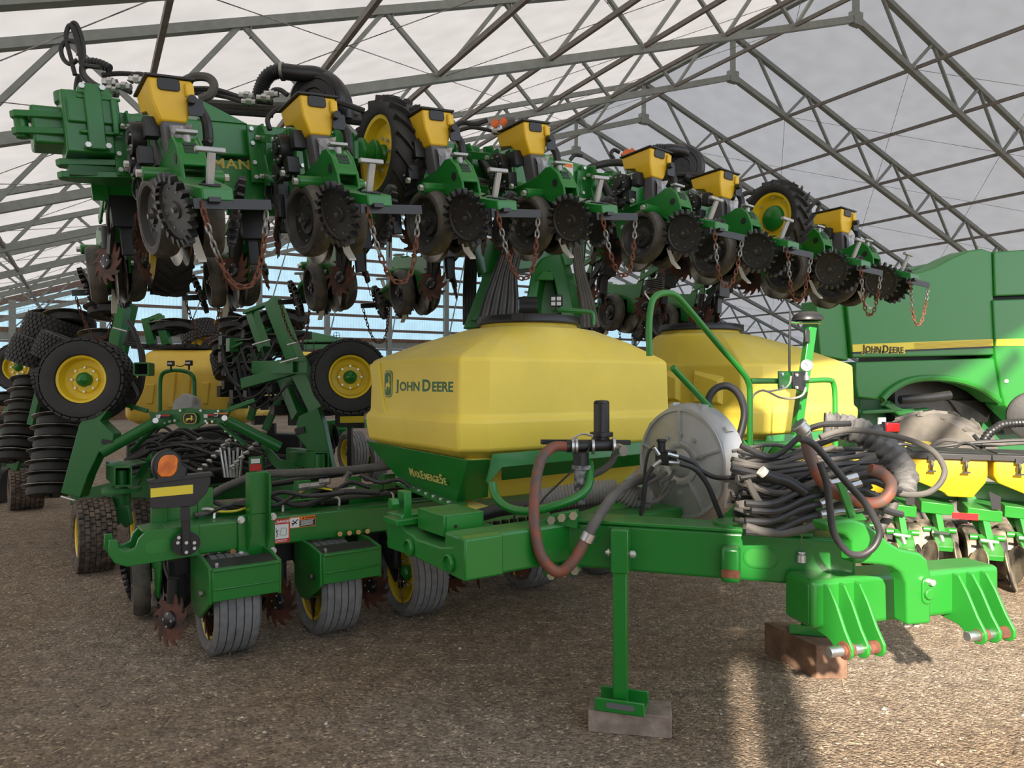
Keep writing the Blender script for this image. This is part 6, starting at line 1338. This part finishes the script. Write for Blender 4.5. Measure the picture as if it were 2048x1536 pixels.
# ---- planter with yellow hoppers at right
J = Rig('row_planter', 'right-hand row planter with big yellow seed hoppers and muddy discs, in sunlight', 'planter', P(1950,1120,6).xy.to_3d())
ja = V((.93,-.37,0)).normalized(); jn = V((-.37,-.93,0)).normalized()      # ja: along the row to the right, jn: towards camera
j0 = P(1800,960,6.3)
def JW(a, n, z): return V((j0.x,j0.y,0))+ja*a+jn*n+Z*z
MJ = basis(V((j0.x,j0.y,0)), ja, -jn, Z)
q = MB(); q.box((1.1,.35,.66),(4.4,.16,.16), MJ); J.b(q,'toolbar',GREENB,.01)
for k in range(6):
    a = -.28+.60*k; w2 = .28
    q = MB(); vv = []
    for z, x0, x1, y0, y1 in ((.985,-w2,w2,-.22,.25),(.86,-w2,w2,-.22,.25),(.80,-w2+.03,w2-.01,-.20,.24),(.70,-.02,.22,-.12,.15),(.66,.02,.20,-.10,.12)): vv += [(a+x0,y0,z),(a+x1,y0,z),(a+x1,y1,z),(a+x0,y1,z)]
    q.add(vv, [(0,1,2,3)]+[(i*4+t_, i*4+(t_+1)%4, (i+1)*4+(t_+1)%4, (i+1)*4+t_)[::-1] for i in range(4) for t_ in range(4)]+[(16,17,18,19)[::-1]], MJ)
    h = J.b(q,'seed_hopper',YEL,.018,segs=3)
    q = MB(); q.box((a,.0,1.005),(w2*2+.04,.50,.05), MJ); q.box((a,.02,1.034),(w2*2-.06,.40,.012), MJ); q.build('hopper_lid', BLACK, h, .012)
    for dx in (-.12,.12):
        q = MB(); q.box((a+dx,-.262,.985),(.05,.02,.04),MJ); q.tube([MJ @ V((a+dx,-.265,.97)),MJ @ V((a+dx,-.275,.93)),MJ @ V((a+dx,-.268,.89))],.010,6); q.box((a+dx,-.27,.885),(.06,.02,.012),MJ); q.box((a+dx,-.268,.935),(.028,.014,.03),MJ); q.build('hopper_latch', BLACK, h)
for k in range(13):
    a = -.62+.30*k; big = k % 2 == 0; y0 = 0 if big else .22
    q = MB(); q.add([MJ @ V(p) for p in ((a-.12,y0-.22,.60),(a+.12,y0-.22,.58),(a+.12,y0+.25,.60),(a-.12,y0+.25,.62),(a-.12,y0-.20,.50),(a+.12,y0-.20,.49),(a+.12,y0+.25,.48),(a-.12,y0+.25,.50))], [(0,1,2,3),(7,6,5,4),(0,4,5,1),(1,5,6,2),(2,6,7,3),(3,7,4,0)]); J.b(q,'shank_head',GREENB,.006)
    q = MB(); q.bar(MJ @ V((a,y0-.12,.52)), MJ @ V((a+.02,y0-.22,.34)), .05,.10); q.bar(MJ @ V((a+.02,y0-.20,.36)), MJ @ V((a+.02,y0-.48,.26)), .13,.045); q.bar(MJ @ V((a-.05,y0,.5)), MJ @ V((a+.05,y0-.1,.30)), .03,.05); ar = J.b(q,'closing_arm',GREENB,.004)
    q = MB(); q.bar(MJ @ V((a+.02,y0-.40,.28)), MJ @ V((a-.01,y0-.42,.38)), .016,.024); q.bar(MJ @ V((a-.07,y0-.42,.385)), MJ @ V((a+.05,y0-.42,.375)), .020,.016); q.build('t_handle',ALU,ar)
    q = MB(); q.cyl(MJ @ V((a-.10,y0-.18,.36)), MJ @ V((a+.14,y0-.18,.36)),.024,12); q.build('pivot_tube',GREENB,ar)
    for dx in (-.09,.13):
        T = frm(MJ @ V((a+dx,y0-.02,.21)), ja*(1 if dx > 0 else -1)+jn*.1); q = MB(); q.lathe([(.001,-.02),(.12,-.02),(.15,-.045),(.19,-.05),(.205,-.02),(.205,.02),(.19,.045),(.15,.03),(.12,.0),(.001,.0)], T, 26); J.b(q,'gauge_wheel',MUDD)
    for dx in (-.08,.12):
        T = frm(MJ @ V((a+dx,y0-.42,.16)), ja*(1 if dx > 0 else -1)+Z*.25+jn*.25); q = MB(); q.lathe([(.001,-.012),(.12,-.01),(.155,.006),(.155,.014),(.12,.006),(.001,0)], T, 26); J.b(q,'closing_disc',MUDD)
q = MB(); q.slab([P(1906,1025,5.55),P(1957,1028,5.5),P(1957,1041,5.5),P(1906,1037,5.55)],V((0,.01,0))); J.b(q,'red_reflector',REDL)
for k in range(4):
    a = -.02+.60*k; q = MB(); q.slab([MJ @ V(p) for p in ((a+.02,-.24,.74),(a+.10,-.24,.70),(a+.10,-.24,.60),(a+.04,-.24,.60))], jn*.01); J.b(q,'hopper_bracket',BLKP)
J.hose([(1760,900,6.6),(1800,888,6.5),(1850,895,6.5),(1950,885,6.4),(2048,880,6.3)],6.4,3.5,HOSE); J.hose([(1850,900),(1890,880),(1960,890),(2060,885)],6.5,4,HOSEG); J.hose([(1900,905),(1930,885),(1965,905)],6.4,3,HOSE); J.hose([(1960,895),(1975,870),(1990,858),(2010,848),(2060,845)],6.6,9,BLACK,'ribbed_duct',n=14,ribs=.03); J.hose([(1948,870),(1962,890),(1975,925)],6.5,4,HOSE)
J.b(MB().lathe([(.001,.05),(.10,.05),(.16,.02),(.18,-.02),(.001,-.02)], frm(P(1835,893,7.2),Z), 24),'yellow_fan_cap',YELP)
J.b(MB().box((0,0,0),(.8,.02,.30), Matrix.Translation(P(1722,905,6.8))),'dark_panel',BLACK,.004)
